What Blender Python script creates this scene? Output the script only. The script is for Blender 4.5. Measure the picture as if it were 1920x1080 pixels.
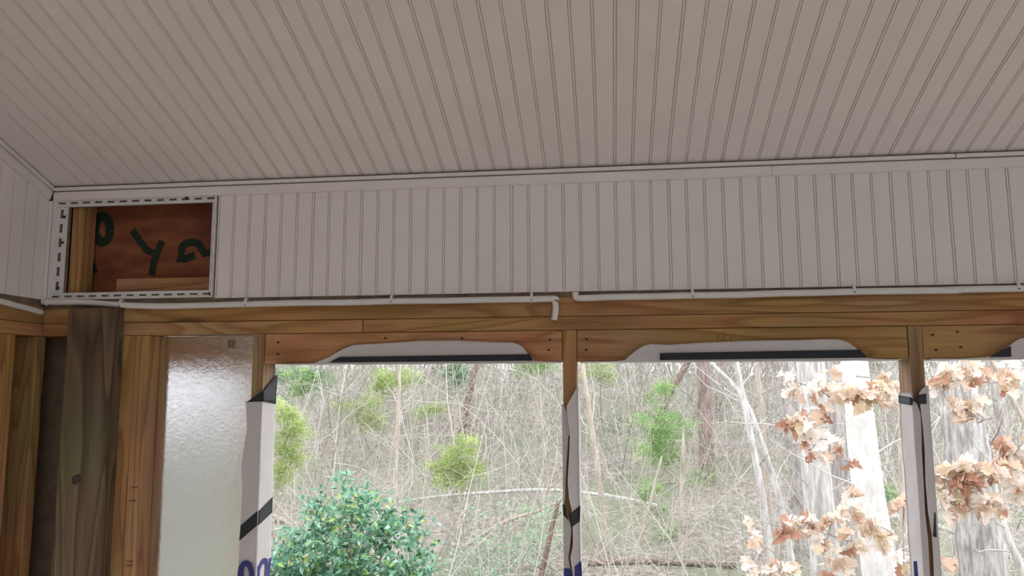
import bpy, bmesh, math, random
import numpy as np
random.seed(7); RNG = np.random.default_rng(11)
scene = bpy.context.scene
for o in list(bpy.data.objects): bpy.data.objects.remove(o)

# ------------------------------------------------------------------ camera, sky, exposure
EYE = 1.95; D = 2.22                      # eye height above the deck, distance to the front wall face
FPX = 1450.0; YAW = math.radians(7.036); PITCH = math.radians(7.15); ROLL = math.radians(-0.218)
def cam_axes():
    cy, sy, cp, sp = math.cos(YAW), math.sin(YAW), math.cos(PITCH), math.sin(PITCH)
    w = np.array([-sy*cp, cy*cp, sp]); r = np.array([cy, sy, 0.0]); u = np.cross(r, w)
    c, s = math.cos(ROLL), math.sin(ROLL)
    return c*r + s*u, -s*r + c*u, w
CR, CU, CW = cam_axes()
from mathutils import Matrix, Vector
cd = bpy.data.cameras.new('camera'); cam = bpy.data.objects.new('camera', cd)
scene.collection.objects.link(cam); scene.camera = cam
cd.sensor_width = 36.0; cd.lens = FPX/1920*36.0; cd.clip_start = 0.02; cd.clip_end = 400
m = Matrix.Identity(4)
for i in range(3):
    m[i][0], m[i][1], m[i][2] = CR[i], CU[i], -CW[i]
m[2][3] = EYE
cam.matrix_world = m

world = bpy.data.worlds.new('overcast_sky'); scene.world = world; world.use_nodes = True
bg = world.node_tree.nodes['Background']
bg.inputs['Color'].default_value = (0.92, 0.94, 1.0, 1); bg.inputs['Strength'].default_value = 1.0
scene.view_settings.view_transform = 'Standard'; scene.view_settings.look = 'None'
scene.view_settings.gamma = 1.0; scene.view_settings.use_curve_mapping = False
scene.view_settings.exposure = 1.72

# ------------------------------------------------------------------ helpers
COL = scene.collection
def ray(px, py): return CW*FPX + CR*(px-960) - CU*(py-540)
def at(px, py, Y):                        # world point on the plane y = Y seen at that spot of the photograph
    d = ray(px, py); t = Y/d[1]; return np.array([d[0]*t, Y, EYE + d[2]*t])
def atx(px, py, X):
    d = ray(px, py); t = X/d[0]; return np.array([X, d[1]*t, EYE + d[2]*t])
def tag(o, label=None, cat=None, group=None, kind=None):
    if label: o['label'] = label
    if cat: o['category'] = cat
    if group: o['group'] = group
    if kind: o['kind'] = kind
    return o
def wloc(o):
    v = Vector((0, 0, 0))
    while o: v = v + o.location; o = o.parent
    return v
def empty(name, loc):
    o = bpy.data.objects.new(name, None); o.location = loc; o.empty_display_size = .05
    COL.objects.link(o); return o
def obj(name, V, F, mat, parent=None, smooth=False, col=None, origin=None):
    """one mesh object from arrays; F: (n,3) / (n,4) array or a list of tuples"""
    V = np.asarray(V, dtype=np.float64)
    if origin is None:
        lo, hi = V.min(0), V.max(0); origin = np.array([(lo[0]+hi[0])/2, (lo[1]+hi[1])/2, lo[2]])
    me = bpy.data.meshes.new(name)
    L = V - origin
    if isinstance(F, np.ndarray):
        n, k = F.shape
        me.vertices.add(len(L)); me.vertices.foreach_set('co', L.astype(np.float32).ravel())
        me.loops.add(n*k); me.loops.foreach_set('vertex_index', F.astype(np.int32).ravel())
        me.polygons.add(n)
        me.polygons.foreach_set('loop_start', np.arange(0, n*k, k, dtype=np.int32))
        me.update(calc_edges=True)
    else:
        me.from_pydata([tuple(v) for v in L], [], F)
    if smooth: me.polygons.foreach_set('use_smooth', [True]*len(me.polygons))
    if col is not None:
        a = me.color_attributes.new('col', 'FLOAT_COLOR', 'POINT')
        c = np.ones((len(V), 4), np.float32); c[:, :3] = col; a.data.foreach_set('color', c.ravel())
    me.materials.append(mat); me.validate()
    o = bpy.data.objects.new(name, me); COL.objects.link(o)
    o.location = Vector(origin)
    if parent is not None:
        o.location = Vector(origin) - wloc(parent); o.parent = parent
    return o
class MB:
    def __init__(s): s.v = []; s.f = []
    def add(s, V, F):
        b = len(s.v); s.v += [tuple(v) for v in V]; s.f += [tuple(i+b for i in f) for f in F]; return s
    def box(s, x0, x1, y0, y1, z0, z1, bev=0.0):
        if bev <= 0:
            V = [(x, y, z) for z in (z0, z1) for y in (y0, y1) for x in (x0, x1)]
            return s.add(V, [(0,2,3,1),(4,5,7,6),(0,1,5,4),(2,6,7,3),(0,4,6,2),(1,3,7,5)])
        bm = bmesh.new(); bmesh.ops.create_cube(bm, size=1.0)
        for v in bm.verts:
            v.co = ((x0+x1)/2 + v.co.x*(x1-x0), (y0+y1)/2 + v.co.y*(y1-y0), (z0+z1)/2 + v.co.z*(z1-z0))
        bmesh.ops.bevel(bm, geom=list(bm.edges), offset=bev, segments=2, affect='EDGES', profile=.5)
        bm.verts.ensure_lookup_table()
        s.add([v.co[:] for v in bm.verts], [tuple(v.index for v in f.verts) for f in bm.faces]); bm.free(); return s
    def prism(s, poly, axis, a, b):
        """poly: 2-D outline, extruded along axis from a to b"""
        n = len(poly)
        def P(p, t): return (t, p[0], p[1]) if axis == 'x' else (p[0], t, p[1]) if axis == 'y' else (p[0], p[1], t)
        V = [P(p, a) for p in poly] + [P(p, b) for p in poly]
        return s.add(V, [tuple(range(n)), tuple(range(2*n-1, n-1, -1))] + [(i, i+n, (i+1) % n+n, (i+1) % n) for i in range(n)])
    def build(s, name, mat, parent=None, smooth=False): return obj(name, s.v, s.f, mat, parent, smooth)
def box(name, mat, parent, x0, x1, y0, y1, z0, z1, bev=0.0):
    return MB().box(x0, x1, y0, y1, z0, z1, bev).build(name, mat, parent)
def tubes(P, R, sides=3):
    """P (N,K,3) polylines, R (N,K) radii -> verts, quads"""
    P = np.asarray(P, float); R = np.asarray(R, float); N, K, _ = P.shape
    T = np.gradient(P, axis=1); T /= np.linalg.norm(T, axis=2, keepdims=True)+1e-9
    ref = np.where(np.abs(T[..., 2:3]) > .8, np.array([1., .2, 0]), np.array([0, .1, 1.]))
    A = np.cross(T, ref); A /= np.linalg.norm(A, axis=2, keepdims=True)+1e-9; B = np.cross(T, A)
    th = np.arange(sides)*2*math.pi/sides
    V = P[:, :, None, :] + R[:, :, None, None]*(A[:, :, None, :]*np.cos(th)[None, None, :, None] + B[:, :, None, :]*np.sin(th)[None, None, :, None])
    idx = np.arange(N*K*sides).reshape(N, K, sides); nx = np.roll(idx, -1, axis=2)
    F = np.stack([idx[:, :-1], nx[:, :-1], nx[:, 1:], idx[:, 1:]], axis=-1).reshape(-1, 4)
    return V.reshape(-1, 3), F
def smooth_path(pts, n):
    pts = np.asarray(pts, float); t = np.linspace(0, len(pts)-1, n); out = []
    P = np.vstack([2*pts[0]-pts[1], pts, 2*pts[-1]-pts[-2]])
    for a in t:
        i = min(int(a), len(pts)-2); u = a-i; p0, p1, p2, p3 = P[i:i+4]
        out.append(.5*((2*p1)+(-p0+p2)*u+(2*p0-5*p1+4*p2-p3)*u*u+(-p0+3*p1-3*p2+p3)*u**3))
    return np.array(out)
def lerp(tab, x):
    a = np.array(tab, float); o = np.argsort(a[:, 0]); return np.interp(x, a[o, 0], a[o, 1])

# ------------------------------------------------------------------ materials
def mat(name):
    M = bpy.data.materials.new(name); M.use_nodes = True
    nt = M.node_tree; return M, nt, nt.nodes['Principled BSDF']
def N(nt, t, **kw):
    n = nt.nodes.new(t)
    for k, v in kw.items():
        if k in n.inputs: n.inputs[k].default_value = v
        else: setattr(n, k, v)
    return n
def ramp(nt, stops):
    r = nt.nodes.new('ShaderNodeValToRGB'); e = r.color_ramp.elements
    while len(e) < len(stops): e.new(.5)
    for i, (p, c) in enumerate(stops): e[i].position = p; e[i].color = (*c, 1)
    return r
def coords(nt, scale=(1, 1, 1), jitter=True):
    tc = N(nt, 'ShaderNodeTexCoord'); mp = N(nt, 'ShaderNodeMapping'); mp.inputs['Scale'].default_value = scale
    nt.links.new(tc.outputs['Object'], mp.inputs['Vector'])
    if jitter:
        oi = N(nt, 'ShaderNodeObjectInfo'); mu = N(nt, 'ShaderNodeMath', operation='MULTIPLY'); mu.inputs[1].default_value = 53.0
        nt.links.new(oi.outputs['Random'], mu.inputs[0]); nt.links.new(mu.outputs[0], mp.inputs['Location'])
    return mp.outputs['Vector']
def wood(name, axis, light, mid, dark, rings=9.0, rough=.65, knots=True, across=9.0, along=.9):
    M, nt, b = mat(name); L = nt.links.new
    sc = [across, across, across]; sc['xyz'.index(axis)] = along
    v = coords(nt, tuple(sc))
    n1 = N(nt, 'ShaderNodeTexNoise', Scale=1.0, Detail=2.5, Roughness=.45, Distortion=.35); L(v, n1.inputs['Vector'])
    mu = N(nt, 'ShaderNodeMath', operation='MULTIPLY'); mu.inputs[1].default_value = rings; L(n1.outputs['Fac'], mu.inputs[0])
    pp = N(nt, 'ShaderNodeMath', operation='FRACT'); L(mu.outputs[0], pp.inputs[0])
    r1 = ramp(nt, [(0.0, light), (.45, mid), (.8, dark), (1.0, light)]); L(pp.outputs[0], r1.inputs['Fac'])
    sf = [260, 260, 260]; sf['xyz'.index(axis)] = 7
    v2 = coords(nt, tuple(sf)); n2 = N(nt, 'ShaderNodeTexNoise', Scale=1.0, Detail=3.0); L(v2, n2.inputs['Vector'])
    mx = N(nt, 'ShaderNodeMixRGB', blend_type='OVERLAY'); mx.inputs['Fac'].default_value = .35
    L(r1.outputs['Color'], mx.inputs['Color1']); L(n2.outputs['Fac'], mx.inputs['Color2'])
    v3 = coords(nt, (3, 3, 3)); n3 = N(nt, 'ShaderNodeTexNoise', Scale=1.0, Detail=2.0); L(v3, n3.inputs['Vector'])
    mb = N(nt, 'ShaderNodeMixRGB', blend_type='SOFT_LIGHT'); mb.inputs['Fac'].default_value = .5
    L(mx.outputs['Color'], mb.inputs['Color1']); L(n3.outputs['Color'], mb.inputs['Color2'])
    out = mb.outputs['Color']
    if knots:
        sk = [14, 14, 14]; sk['xyz'.index(axis)] = 3.0
        vk = coords(nt, tuple(sk)); vo = N(nt, 'ShaderNodeTexVoronoi', Scale=.55); L(vk, vo.inputs['Vector'])
        rk = ramp(nt, [(0.0, (0, 0, 0)), (.10, (.12, .12, .12)), (.17, (1, 1, 1))]); L(vo.outputs['Distance'], rk.inputs['Fac'])
        mk = N(nt, 'ShaderNodeMixRGB'); mk.inputs['Color1'].default_value = (*[c*.32 for c in dark], 1)
        L(rk.outputs['Color'], mk.inputs['Fac']); L(out, mk.inputs['Color2']); out = mk.outputs['Color']
    L(out, b.inputs['Base Color']); b.inputs['Roughness'].default_value = rough; b.inputs['Specular IOR Level'].default_value = .3
    bp = N(nt, 'ShaderNodeBump', Strength=.15, Distance=.002); L(n2.outputs['Fac'], bp.inputs['Height']); L(bp.outputs['Normal'], b.inputs['Normal'])
    return M
def plain(name, c, rough=.6, metal=0.0, var=.08, scale=20.0, spec=.4, bump=0.0):
    M, nt, b = mat(name); L = nt.links.new
    v = coords(nt); n = N(nt, 'ShaderNodeTexNoise', Scale=scale, Detail=4.0); L(v, n.inputs['Vector'])
    r = ramp(nt, [(.3, tuple(x*(1-var) for x in c)), (.7, tuple(min(1, x*(1+var)) for x in c))]); L(n.outputs['Fac'], r.inputs['Fac'])
    L(r.outputs['Color'], b.inputs['Base Color']); b.inputs['Roughness'].default_value = rough
    b.inputs['Metallic'].default_value = metal; b.inputs['Specular IOR Level'].default_value = spec
    if bump:
        bp = N(nt, 'ShaderNodeBump', Strength=bump, Distance=.004); L(n.outputs['Fac'], bp.inputs['Height']); L(bp.outputs['Normal'], b.inputs['Normal'])
    return M
def vcol(name, rough=.7, spec=.2, trans=0.0, bump=None):
    M, nt, b = mat(name); L = nt.links.new
    a = N(nt, 'ShaderNodeAttribute', attribute_name='col'); L(a.outputs['Color'], b.inputs['Base Color'])
    b.inputs['Roughness'].default_value = rough; b.inputs['Specular IOR Level'].default_value = spec
    if trans:
        t = N(nt, 'ShaderNodeBsdfTranslucent'); L(a.outputs['Color'], t.inputs['Color'])
        mx = N(nt, 'ShaderNodeMixShader'); mx.inputs[0].default_value = trans
        L(b.outputs[0], mx.inputs[1]); L(t.outputs[0], mx.inputs[2]); L(mx.outputs[0], nt.nodes['Material Output'].inputs[0])
    return M
def bark(name, light, dark, sc=(14, 14, 2.2), lo=.38, hi=.62):
    M, nt, b = mat(name); L = nt.links.new
    v = coords(nt, sc); n = N(nt, 'ShaderNodeTexNoise', Scale=1.6, Detail=6.0, Roughness=.65); L(v, n.inputs['Vector'])
    r = ramp(nt, [(lo, dark), (hi, light)]); L(n.outputs['Fac'], r.inputs['Fac']); L(r.outputs['Color'], b.inputs['Base Color'])
    b.inputs['Roughness'].default_value = .9; b.inputs['Specular IOR Level'].default_value = .1
    bp = N(nt, 'ShaderNodeBump', Strength=.6, Distance=.02); L(n.outputs['Fac'], bp.inputs['Height']); L(bp.outputs['Normal'], b.inputs['Normal'])
    return M
PINE = {a: wood('pine_'+a, a, (.47, .268, .115), (.42, .23, .094), (.31, .15, .055)) for a in 'xyz'}
PINK = {a: wood('pine_reddish_'+a, a, (.54, .295, .145), (.49, .25, .115), (.36, .16, .065)) for a in 'xyz'}
GREENP = wood('treated_pine', 'z', (.37, .255, .13), (.33, .22, .11), (.23, .145, .065))
POST = wood('post_timber', 'z', (.17, .128, .068), (.14, .104, .054), (.07, .05, .026), rings=13, across=6.5, along=.8, knots=False)
WHITE = plain('white_vinyl', (.865, .80, .78), rough=.45, var=.025, scale=6.0, spec=.35)
TRIM = plain('trim_white', (.85, .785, .765), rough=.4, var=.03, scale=9.0)
BROWNGAP = plain('bare_sheathing_edge', (.24, .175, .12), rough=.9, var=.3, scale=30)
SHEATH = plain('fibreboard_sheathing', (.24, .175, .12), rough=.9, var=.2)
CABLE = plain('cable_jacket', (.80, .79, .77), rough=.4, var=.05, scale=12)
CLIP = plain('clip_plastic', (.83, .82, .80), rough=.35, var=.02)
FLANGE = plain('flange_vinyl', (.74, .74, .74), rough=.45, var=.03)
NAIL = plain('nail_rust', (.05, .035, .025), rough=.6, var=.2)
WRAP = plain('house_wrap', (.64, .60, .595), rough=.5, var=.03, scale=14, bump=.12)
BLACK = plain('wrap_black_ink', (.022, .024, .032), rough=.55, var=.15)
BLUE = plain('wrap_blue_ink', (.045, .05, .22), rough=.55, var=.1)
GREENPAINT = plain('green_spray_paint', (.014, .030, .020), rough=.8, var=.3, scale=60)
PENCIL = plain('stamp_ink', (.12, .075, .045), rough=.8, var=.2)
DECK = wood('deck_boards', 'x', (.66, .62, .57), (.62, .58, .53), (.52, .48, .43), knots=False)
SIDING = plain('house_siding', (.58, .56, .545), rough=.6, var=.05)
BEAM = None
def mk_beam():
    M, nt, b = mat('stained_beam'); L = nt.links.new
    v = coords(nt, (3, 3, 9), False); n = N(nt, 'ShaderNodeTexNoise', Scale=1.8, Detail=5.0); L(v, n.inputs['Vector'])
    r = ramp(nt, [(.3, (.11, .030, .016)), (.5, (.22, .065, .027)), (.7, (.33, .12, .045))]); L(n.outputs['Fac'], r.inputs['Fac'])
    L(r.outputs['Color'], b.inputs['Base Color']); b.inputs['Roughness'].default_value = .8; return M
BEAM = mk_beam()
def mk_foil():
    M, nt, b = mat('foil_facer'); L = nt.links.new
    v = coords(nt, (1, 1, 1), False)
    n = N(nt, 'ShaderNodeTexNoise', Scale=60.0, Detail=4.0, Roughness=.6, Distortion=1.2); L(v, n.inputs['Vector'])
    bp = N(nt, 'ShaderNodeBump', Strength=.08, Distance=.004); L(n.outputs['Fac'], bp.inputs['Height']); L(bp.outputs['Normal'], b.inputs['Normal'])
    b.inputs['Base Color'].default_value = (.83, .85, .88, 1); b.inputs['Metallic'].default_value = 1.0; b.inputs['Roughness'].default_value = .13
    return M
FOIL = mk_foil()
def mk_ground():
    M, nt, b = mat('leaf_litter'); L = nt.links.new
    v = coords(nt, (1, 1, 1), False)
    n = N(nt, 'ShaderNodeTexNoise', Scale=9.0, Detail=8.0, Roughness=.75); L(v, n.inputs['Vector'])
    r = ramp(nt, [(.34, (.10, .095, .075)), (.5, (.25, .225, .19)), (.68, (.52, .46, .41))]); L(n.outputs['Fac'], r.inputs['Fac'])
    n2 = N(nt, 'ShaderNodeTexNoise', Scale=.5, Detail=3.0); L(v, n2.inputs['Vector'])
    r2 = ramp(nt, [(.42, (0, 0, 0)), (.62, (.8, .8, .8))]); L(n2.outputs['Fac'], r2.inputs['Fac'])
    mx = N(nt, 'ShaderNodeMixRGB'); mx.inputs['Color2'].default_value = (.19, .22, .14, 1)
    L(r2.outputs['Color'], mx.inputs['Fac']); L(r.outputs['Color'], mx.inputs['Color1']); L(mx.outputs['Color'], b.inputs['Base Color'])
    b.inputs['Roughness'].default_value = .95; b.inputs['Specular IOR Level'].default_value = .1
    return M
GROUND = mk_ground()
TWIG = vcol('twig_bark', .85, .15); LEAFM = vcol('leaf_blade', .45, .4, .25); CEDARM = vcol('cedar_needles', .7, .2, .35); OAKM = vcol('dry_oak_leaf', .6, .25, .35)
BARK_W = bark('pale_bark', (.76, .74, .71), (.42, .40, .375)); BARK_S = bark('smooth_white_bark', (.88, .86, .83), (.68, .66, .63), (10, 10, 4))
BARK_G = bark('grey_bark', (.55, .51, .48), (.27, .245, .23)); BARK_P = bark('pine_bark', (.40, .31, .28), (.19, .145, .13)); BARK_T = bark('tan_bark', (.60, .53, .46), (.40, .34, .28))
BARK_B = bark('brown_bark', (.33, .25, .20), (.17, .12, .10)); BARK_R = bark('rough_pale_bark', (.60, .575, .55), (.28, .255, .24), (16, 16, 3.0))

# ------------------------------------------------------------------ room geometry (heights above the deck)
XL = -1.757; XR = 3.0; YB = -1.35
ZC = EYE+.633; ZT = EYE+.587; ZP0 = EYE+.238; ZP1 = EYE+.1965; ZP2 = EYE+.157; ZH = EYE+.067; ZPB = EYE+.267
SL = math.radians(19.9); CS, SN = math.cos(SL), math.sin(SL); TSL = SN/CS
X0 = -.885; PW = .1524; SW = PW/3
def ceil_z(y): return ZC + (D-y)*TSL

# floor
tag(box('floor', DECK, None, XL-.12, XR, YB, D+.09, -.05, 0), kind='structure')

# ceiling: backing slab > soffit panels (recessed strip with beads) > three slats each
def CP(x, s, n): return (x, D - s*CS - n*SN, ZC + s*SN - n*CS)
def sbox(mb, x0, x1, s0, s1, n0, n1):
    V = [CP(x, s, n) for n in (n0, n1) for s in (s0, s1) for x in (x0, x1)]
    return mb.add(V, [(0,2,3,1),(4,5,7,6),(0,1,5,4),(2,6,7,3),(0,4,6,2),(1,3,7,5)])
def slat_profile(w, t=.004, c=.0011):       # cross-section of one slat, eased at its face edges
    return [(0, -t), (0, -c), (c, 0), (w-c, 0), (w, -c), (w, -t)]
def bead_profile(x, w=.0044, t=.004): return [(x, -t), (x, -.0008), (x+w*.25, 0), (x+w*.75, 0), (x+w, -.0008), (x+w, -t)]
SMAX = (D-YB)/CS
mb = MB(); sbox(mb, XL-.1, XR, -.4, SMAX, -.12, -.0062)
ceiling = tag(mb.build('ceiling', WHITE), kind='structure')
GAP = .0014; BW = .0044
def extr(profile, x0, f):                   # profile (dx, n) swept between the two ends given by f
    P0, P1 = f
    n = len(profile)
    V = [P0(x0+p[0], p[1]) for p in profile] + [P1(x0+p[0], p[1]) for p in profile]
    return V, [tuple(range(n)), tuple(range(2*n-1, n-1, -1))] + [(i, i+n, (i+1) % n+n, (i+1) % n) for i in range(n)]
def panel_run(parent, i0, i1, ends, base_x, matw, label=None, xmax=None, xmin=None):
    """panels i0..i1, each a recessed strip carrying three beads, with three slats as sub-parts"""
    for i in range(i0, i1):
        x = base_x + i*PW
        mb = MB()
        V, F = extr([(.001, -.0060), (.001, -.0042), (PW-.001, -.0042), (PW-.001, -.0060)], x, ends(x+PW/2)); mb.add(V, F)
        for k in range(3):
            w = BW
            V, F = extr(bead_profile(k*SW - w/2 + (.0006 if k == 0 else 0), w), x, ends(x+k*SW)); mb.add(V, F)
        pn = mb.build('soffit_panel', matw, parent)
        for k in range(3):
            g0 = BW/2+GAP+(.0012 if k == 0 else 0); g1 = BW/2+GAP
            w = SW-g0-g1
            V, F = extr(slat_profile(w), x+k*SW+g0, ends(x+k*SW+SW/2)); obj('slat', V, F, matw, pn)
ce = lambda x: ((lambda a, n: CP(a, .004, -n)), (lambda a, n: CP(a, SMAX, -n)))
ce = lambda x: ((lambda a, n: CP(a, .004, -n*1)), (lambda a, n: CP(a, SMAX, -n*1)))
def ce(x): return (lambda a, n: CP(a, .004, n)), (lambda a, n: CP(a, SMAX, n))
panel_run(ceiling, -5, 25, ce, X0, WHITE)
# strip between the last panel and the left wall
xs = X0-5*PW
if xs-XL > .012: 
    V, F = extr(slat_profile(xs-XL-.004), XL+.001, ce(0)); obj('slat', V, F, WHITE, ceiling)

# front wall: sheathing backing (structure) with the cut-out, panels, plates, studs, header boards
HX0, HX1 = at(122, 470, D)[0], at(395, 470, D)[0]; HZ0, HZ1 = at(260, 547, D)[2], at(260, 383, D)[2]
FX0, FX1 = at(99, 460, D)[0], at(403, 460, D)[0]; FZ0, FZ1 = at(260, 556, D)[2], at(260, 371, D)[2]
yb0, yb1 = D+.0065, D+.018
mb = MB(); mb.box(HX1, XR, yb0, yb1, ZP0, ZC+.03); mb.box(XL-.1, HX0, yb0, yb1, ZP0, ZC+.03)
mb.box(HX0, HX1, yb0, yb1, HZ1, ZC+.03); mb.box(HX0, HX1, yb0, yb1, ZP0, HZ0)
wall_front = tag(mb.build('wall_front', BROWNGAP), kind='structure')
def wf(x): return (lambda a, n: (a, D-n, ZPB)), (lambda a, n: (a, D-n, ZT+.004))
# first panel is cut by the opening's frame
i_first = math.ceil((FX1-X0)/PW)
panel_run(wall_front, i_first, 25, wf, X0, WHITE)
x = FX1+.002
cuts = [X0+PW*i_first-SW*k for k in range(0, 4)]
cuts = [c for c in cuts if c > x+.006]+[x]
for a, b_ in zip(cuts[1:], cuts[:-1]):
    V, F = extr(slat_profile(b_-a-2*GAP-BW), a+BW/2+GAP, wf(0)); obj('slat', V, F, WHITE, wall_front)
    V, F = extr(bead_profile(b_-BW/2, BW), 0, wf(0)); obj('bead', V, F, WHITE, wall_front)
# corner strip left of the opening
V, F = extr(slat_profile(FX0-XL-.004), XL+.002, wf(0)); obj('slat', V, F, WHITE, wall_front)

# plates
Yf, Yr = D+.003, D+.092
S1 = (-1.063, -1.027); S2 = (-.129, -.089); S3 = (.8125, .849); S4 = (1.74, 1.778); S5 = (2.66, 2.698)
PXL, PXR = -1.64, -1.487                     # post edges
tp = box('top_plate', PINE['x'], wall_front, PXR-.0005, XR, Yf, Yr, ZP1, ZP0+.014, .0025)
tp2 = box('top_plate', PINK['x'], wall_front, XL-.0015, PXL+.0005, Yf, Yr, ZP1, ZP0+.004, .0025)
xj = at(679, 612, D)[0]
lp1 = box('lower_plate', PINK['x'], wall_front, PXR-.0005, xj-.0008, Yf+.002, Yr, ZP2, ZP1-.0012, .0025)
lp2 = box('lower_plate', PINE['x'], wall_front, xj+.0008, XR, Yf+.001, Yr, ZP2, ZP1-.0012, .0025)
lp3 = box('lower_plate', PINK['x'], wall_front, XL-.0015, PXL+.0005, Yf, Yr, ZP2, ZP1-.0012, .0025)
for (a, b_), mt in ((S1, GREENP), (S2, PINE['z']), (S3, GREENP), (S4, PINE['z']), (S5, PINE['z'])):
    box('stud', mt, wall_front, a, b_, Yf, Yr, 0, ZP2-.0005, .0025)
JX = -1.398; jm = (PXR+JX)/2 - .002
box('stud', PINE['z'], wall_front, PXR-.0005, jm-.0006, Yf+.004, Yr, 0, ZP2-.0005, .0025)
jst = box('stud', PINE['z'], wall_front, jm+.0006, JX, Yf+.001, Yr, 0, ZP2-.0005, .0025)
def nails(parent, pts, r=.0038):
    for (px, py) in pts:
        p = at(px, py, Yf+.003); th = np.arange(8)*math.pi/4
        V = [(p[0]+r*math.cos(t), p[1]+yy, p[2]+r*.85*math.sin(t)) for yy in (-.0026, .004) for t in th]
        F = [tuple(range(8)), tuple(range(15, 7, -1))]+[(i, i+8, (i+1) % 8+8, (i+1) % 8) for i in range(8)]
        obj('nail', V, F, NAIL, parent)
hd1 = box('header_board', PINK['x'], wall_front, S1[1]+.001, S2[0]-.001, Yf+.003, Yr, ZH, ZP2-.0012, .0025)
hd2 = box('header_board', PINE['x'], wall_front, S2[1]+.001, S3[0]-.001, Yf+.003, Yr, ZH, ZP2-.0012, .0025)
hd3 = box('header_board', PINE['x'], wall_front, S3[1]+.001, S4[0]-.001, Yf+.003, Yr, ZH, ZP2-.0012, .0025)
hd4 = box('header_board', PINE['x'], wall_front, S4[1]+.001, S5[0]-.001, Yf+.003, Yr, ZH, ZP2-.0012, .0025)
nails(hd1, [(522, 642), (521, 664), (723, 634), (866, 634), (1031, 637), (1029, 656)])
nails(hd2, [(1100, 636), (1099, 656)])
nails(hd3, [(1748, 628), (1795, 622), (1755, 656), (1801, 651)])
nails(tp, [(652, 585), (863, 585)], .003)
for y_ in (.86,): pass
box('sill_plate', PINE['x'], wall_front, S1[1], XR, Yf, Yr, .80, .838, .0025)
mb = MB(); mb.box(XL-.12, JX-.06, Yr+.002, Yr+.014, 0, ZP0); mb.box(XL-.12, XR, Yr+.06, Yr+.07, ZP0, ZC+.1); mb.box(JX-.06, XR, Yr+.002, Yr+.014, 0, .80)
mb.build('sheathing', SHEATH, wall_front)

# pencilled number on the second header board
def ribbon2(P, w):                            # 2-D polyline -> left and right edges with mitred joints
    P = np.array(P, float); T = np.gradient(P, axis=0) if len(P) > 2 else np.repeat([P[1]-P[0]], 2, axis=0)
    T /= np.linalg.norm(T, axis=1, keepdims=True)+1e-9; n = np.stack([-T[:, 1], T[:, 0]], -1)*w/2
    return P+n, P-n
def strokes(name, polys, mt, parent, w, Y, t=.0006):
    mb = MB()
    for j, poly in enumerate(polys):
        P = [at(px, py, Y) for px, py in poly]; A, B = ribbon2([(p[0], p[2]) for p in P], w); n = len(P); yy = Y-.0002*j
        V = [(q[0], y_, q[1]) for y_ in (yy, yy+t) for E_ in (A, B) for q in E_]
        F = []
        for i in range(n-1): F += [(i, n+i, n+i+1, i+1), (2*n+i, 2*n+i+1, 3*n+i+1, 3*n+i), (i, i+1, 2*n+i+1, 2*n+i), (n+i, 3*n+i, 3*n+i+1, n+i+1)]
        F += [(0, 2*n, 3*n, n), (n-1, 2*n-1, 4*n-1, 3*n-1)]
        mb.add(V, F)
    return mb.build(name, mt, parent)
for k_, (sx, sy, nn) in enumerate(((246, 914, 4), (243, 939, 4), (238, 1053, 4), (237, 1060, 4))):
    strokes('ink_stamp', [[(sx+3.2*q, sy), (sx+3.2*q+1.9, sy-.3)] for q in range(nn)], PENCIL, jst, .0055, Yf+.0004)
strokes('pencil_mark', [[(1346, 626), (1346, 638)], [(1352, 627), (1356, 624), (1360, 627), (1353, 637), (1361, 637)], [(1371, 631), (1371, 639)]], PENCIL, hd2, .0016, Yf+.0022)

# left wall
mbx = MB(); ytop = YB
mbx.prism([(YB, ZP0), (D, ZP0), (D, ceil_z(D)), (YB, ceil_z(YB))], 'x', XL-.02, XL-.0065)
wall_left = tag(mbx.build('wall_left', BROWNGAP), kind='structure')
def wl_slat(y0, y1, n=0.0):                  # vertical slat on the left wall, top cut to the roof slope
    prof = slat_profile(y1-y0)
    zb = ZPB+.004
    V = [(XL+p[1], y0+p[0], zb) for p in prof] + [(XL+p[1], y0+p[0], ceil_z(y0+p[0])-.002) for p in prof]
    n_ = len(prof)
    return V, [tuple(range(n_)), tuple(range(2*n_-1, n_-1, -1))]+[(i, i+n_, (i+1) % n_+n_, (i+1) % n_) for i in range(n_)]
ye = D-.004; k = 0; pn = None
while ye > .3:
    if k % 3 == 0:
        y0 = ye-PW
        mb = MB(); mb.prism([(y0+.001, ZPB+.004), (ye-.001, ZPB+.004), (ye-.001, ceil_z(ye)-.003), (y0+.001, ceil_z(y0)-.003)], 'x', XL-.006, XL-.0042)
        for q in range(3):
            yy = ye-SW*(q+1); mb.box(XL-.004, XL, yy-BW/2+.0005, yy+BW/2, ZPB+.004, ceil_z(yy)-.003)
        pn = mb.build('soffit_panel', WHITE, wall_left)
    V, F = wl_slat(ye-SW+BW/2+.0006, ye-BW/2-.0006); obj('slat', V, F, WHITE, pn); ye -= SW; k += 1
# house wall behind the porch
mb = MB(); nb_ = 18
for q in range(nb_):
    z0 = q*.2; mb.prism([(YB-.06, z0), (YB-.004, z0), (YB-.016, z0+.2), (YB-.06, z0+.2)], 'x', XL-.1, XR)
tag(mb.build('wall_back', SIDING), kind='structure')
# unseen right wall, added to cut side daylight: gable boards, open bay, low wall
mb = MB(); mb.prism([(YB, ZH), (D, ZH), (D, ceil_z(D)), (YB, ceil_z(YB))], 'x', XR, XR+.09); mb.box(XR, XR+.09, YB, D, 0, .82)
for yy in (YB, -.2, 1.0, D-.09): mb.box(XR, XR+.09, yy, yy+.09, .82, ZH)
tag(mb.build('added_wall_right', SIDING), kind='structure')
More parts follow.
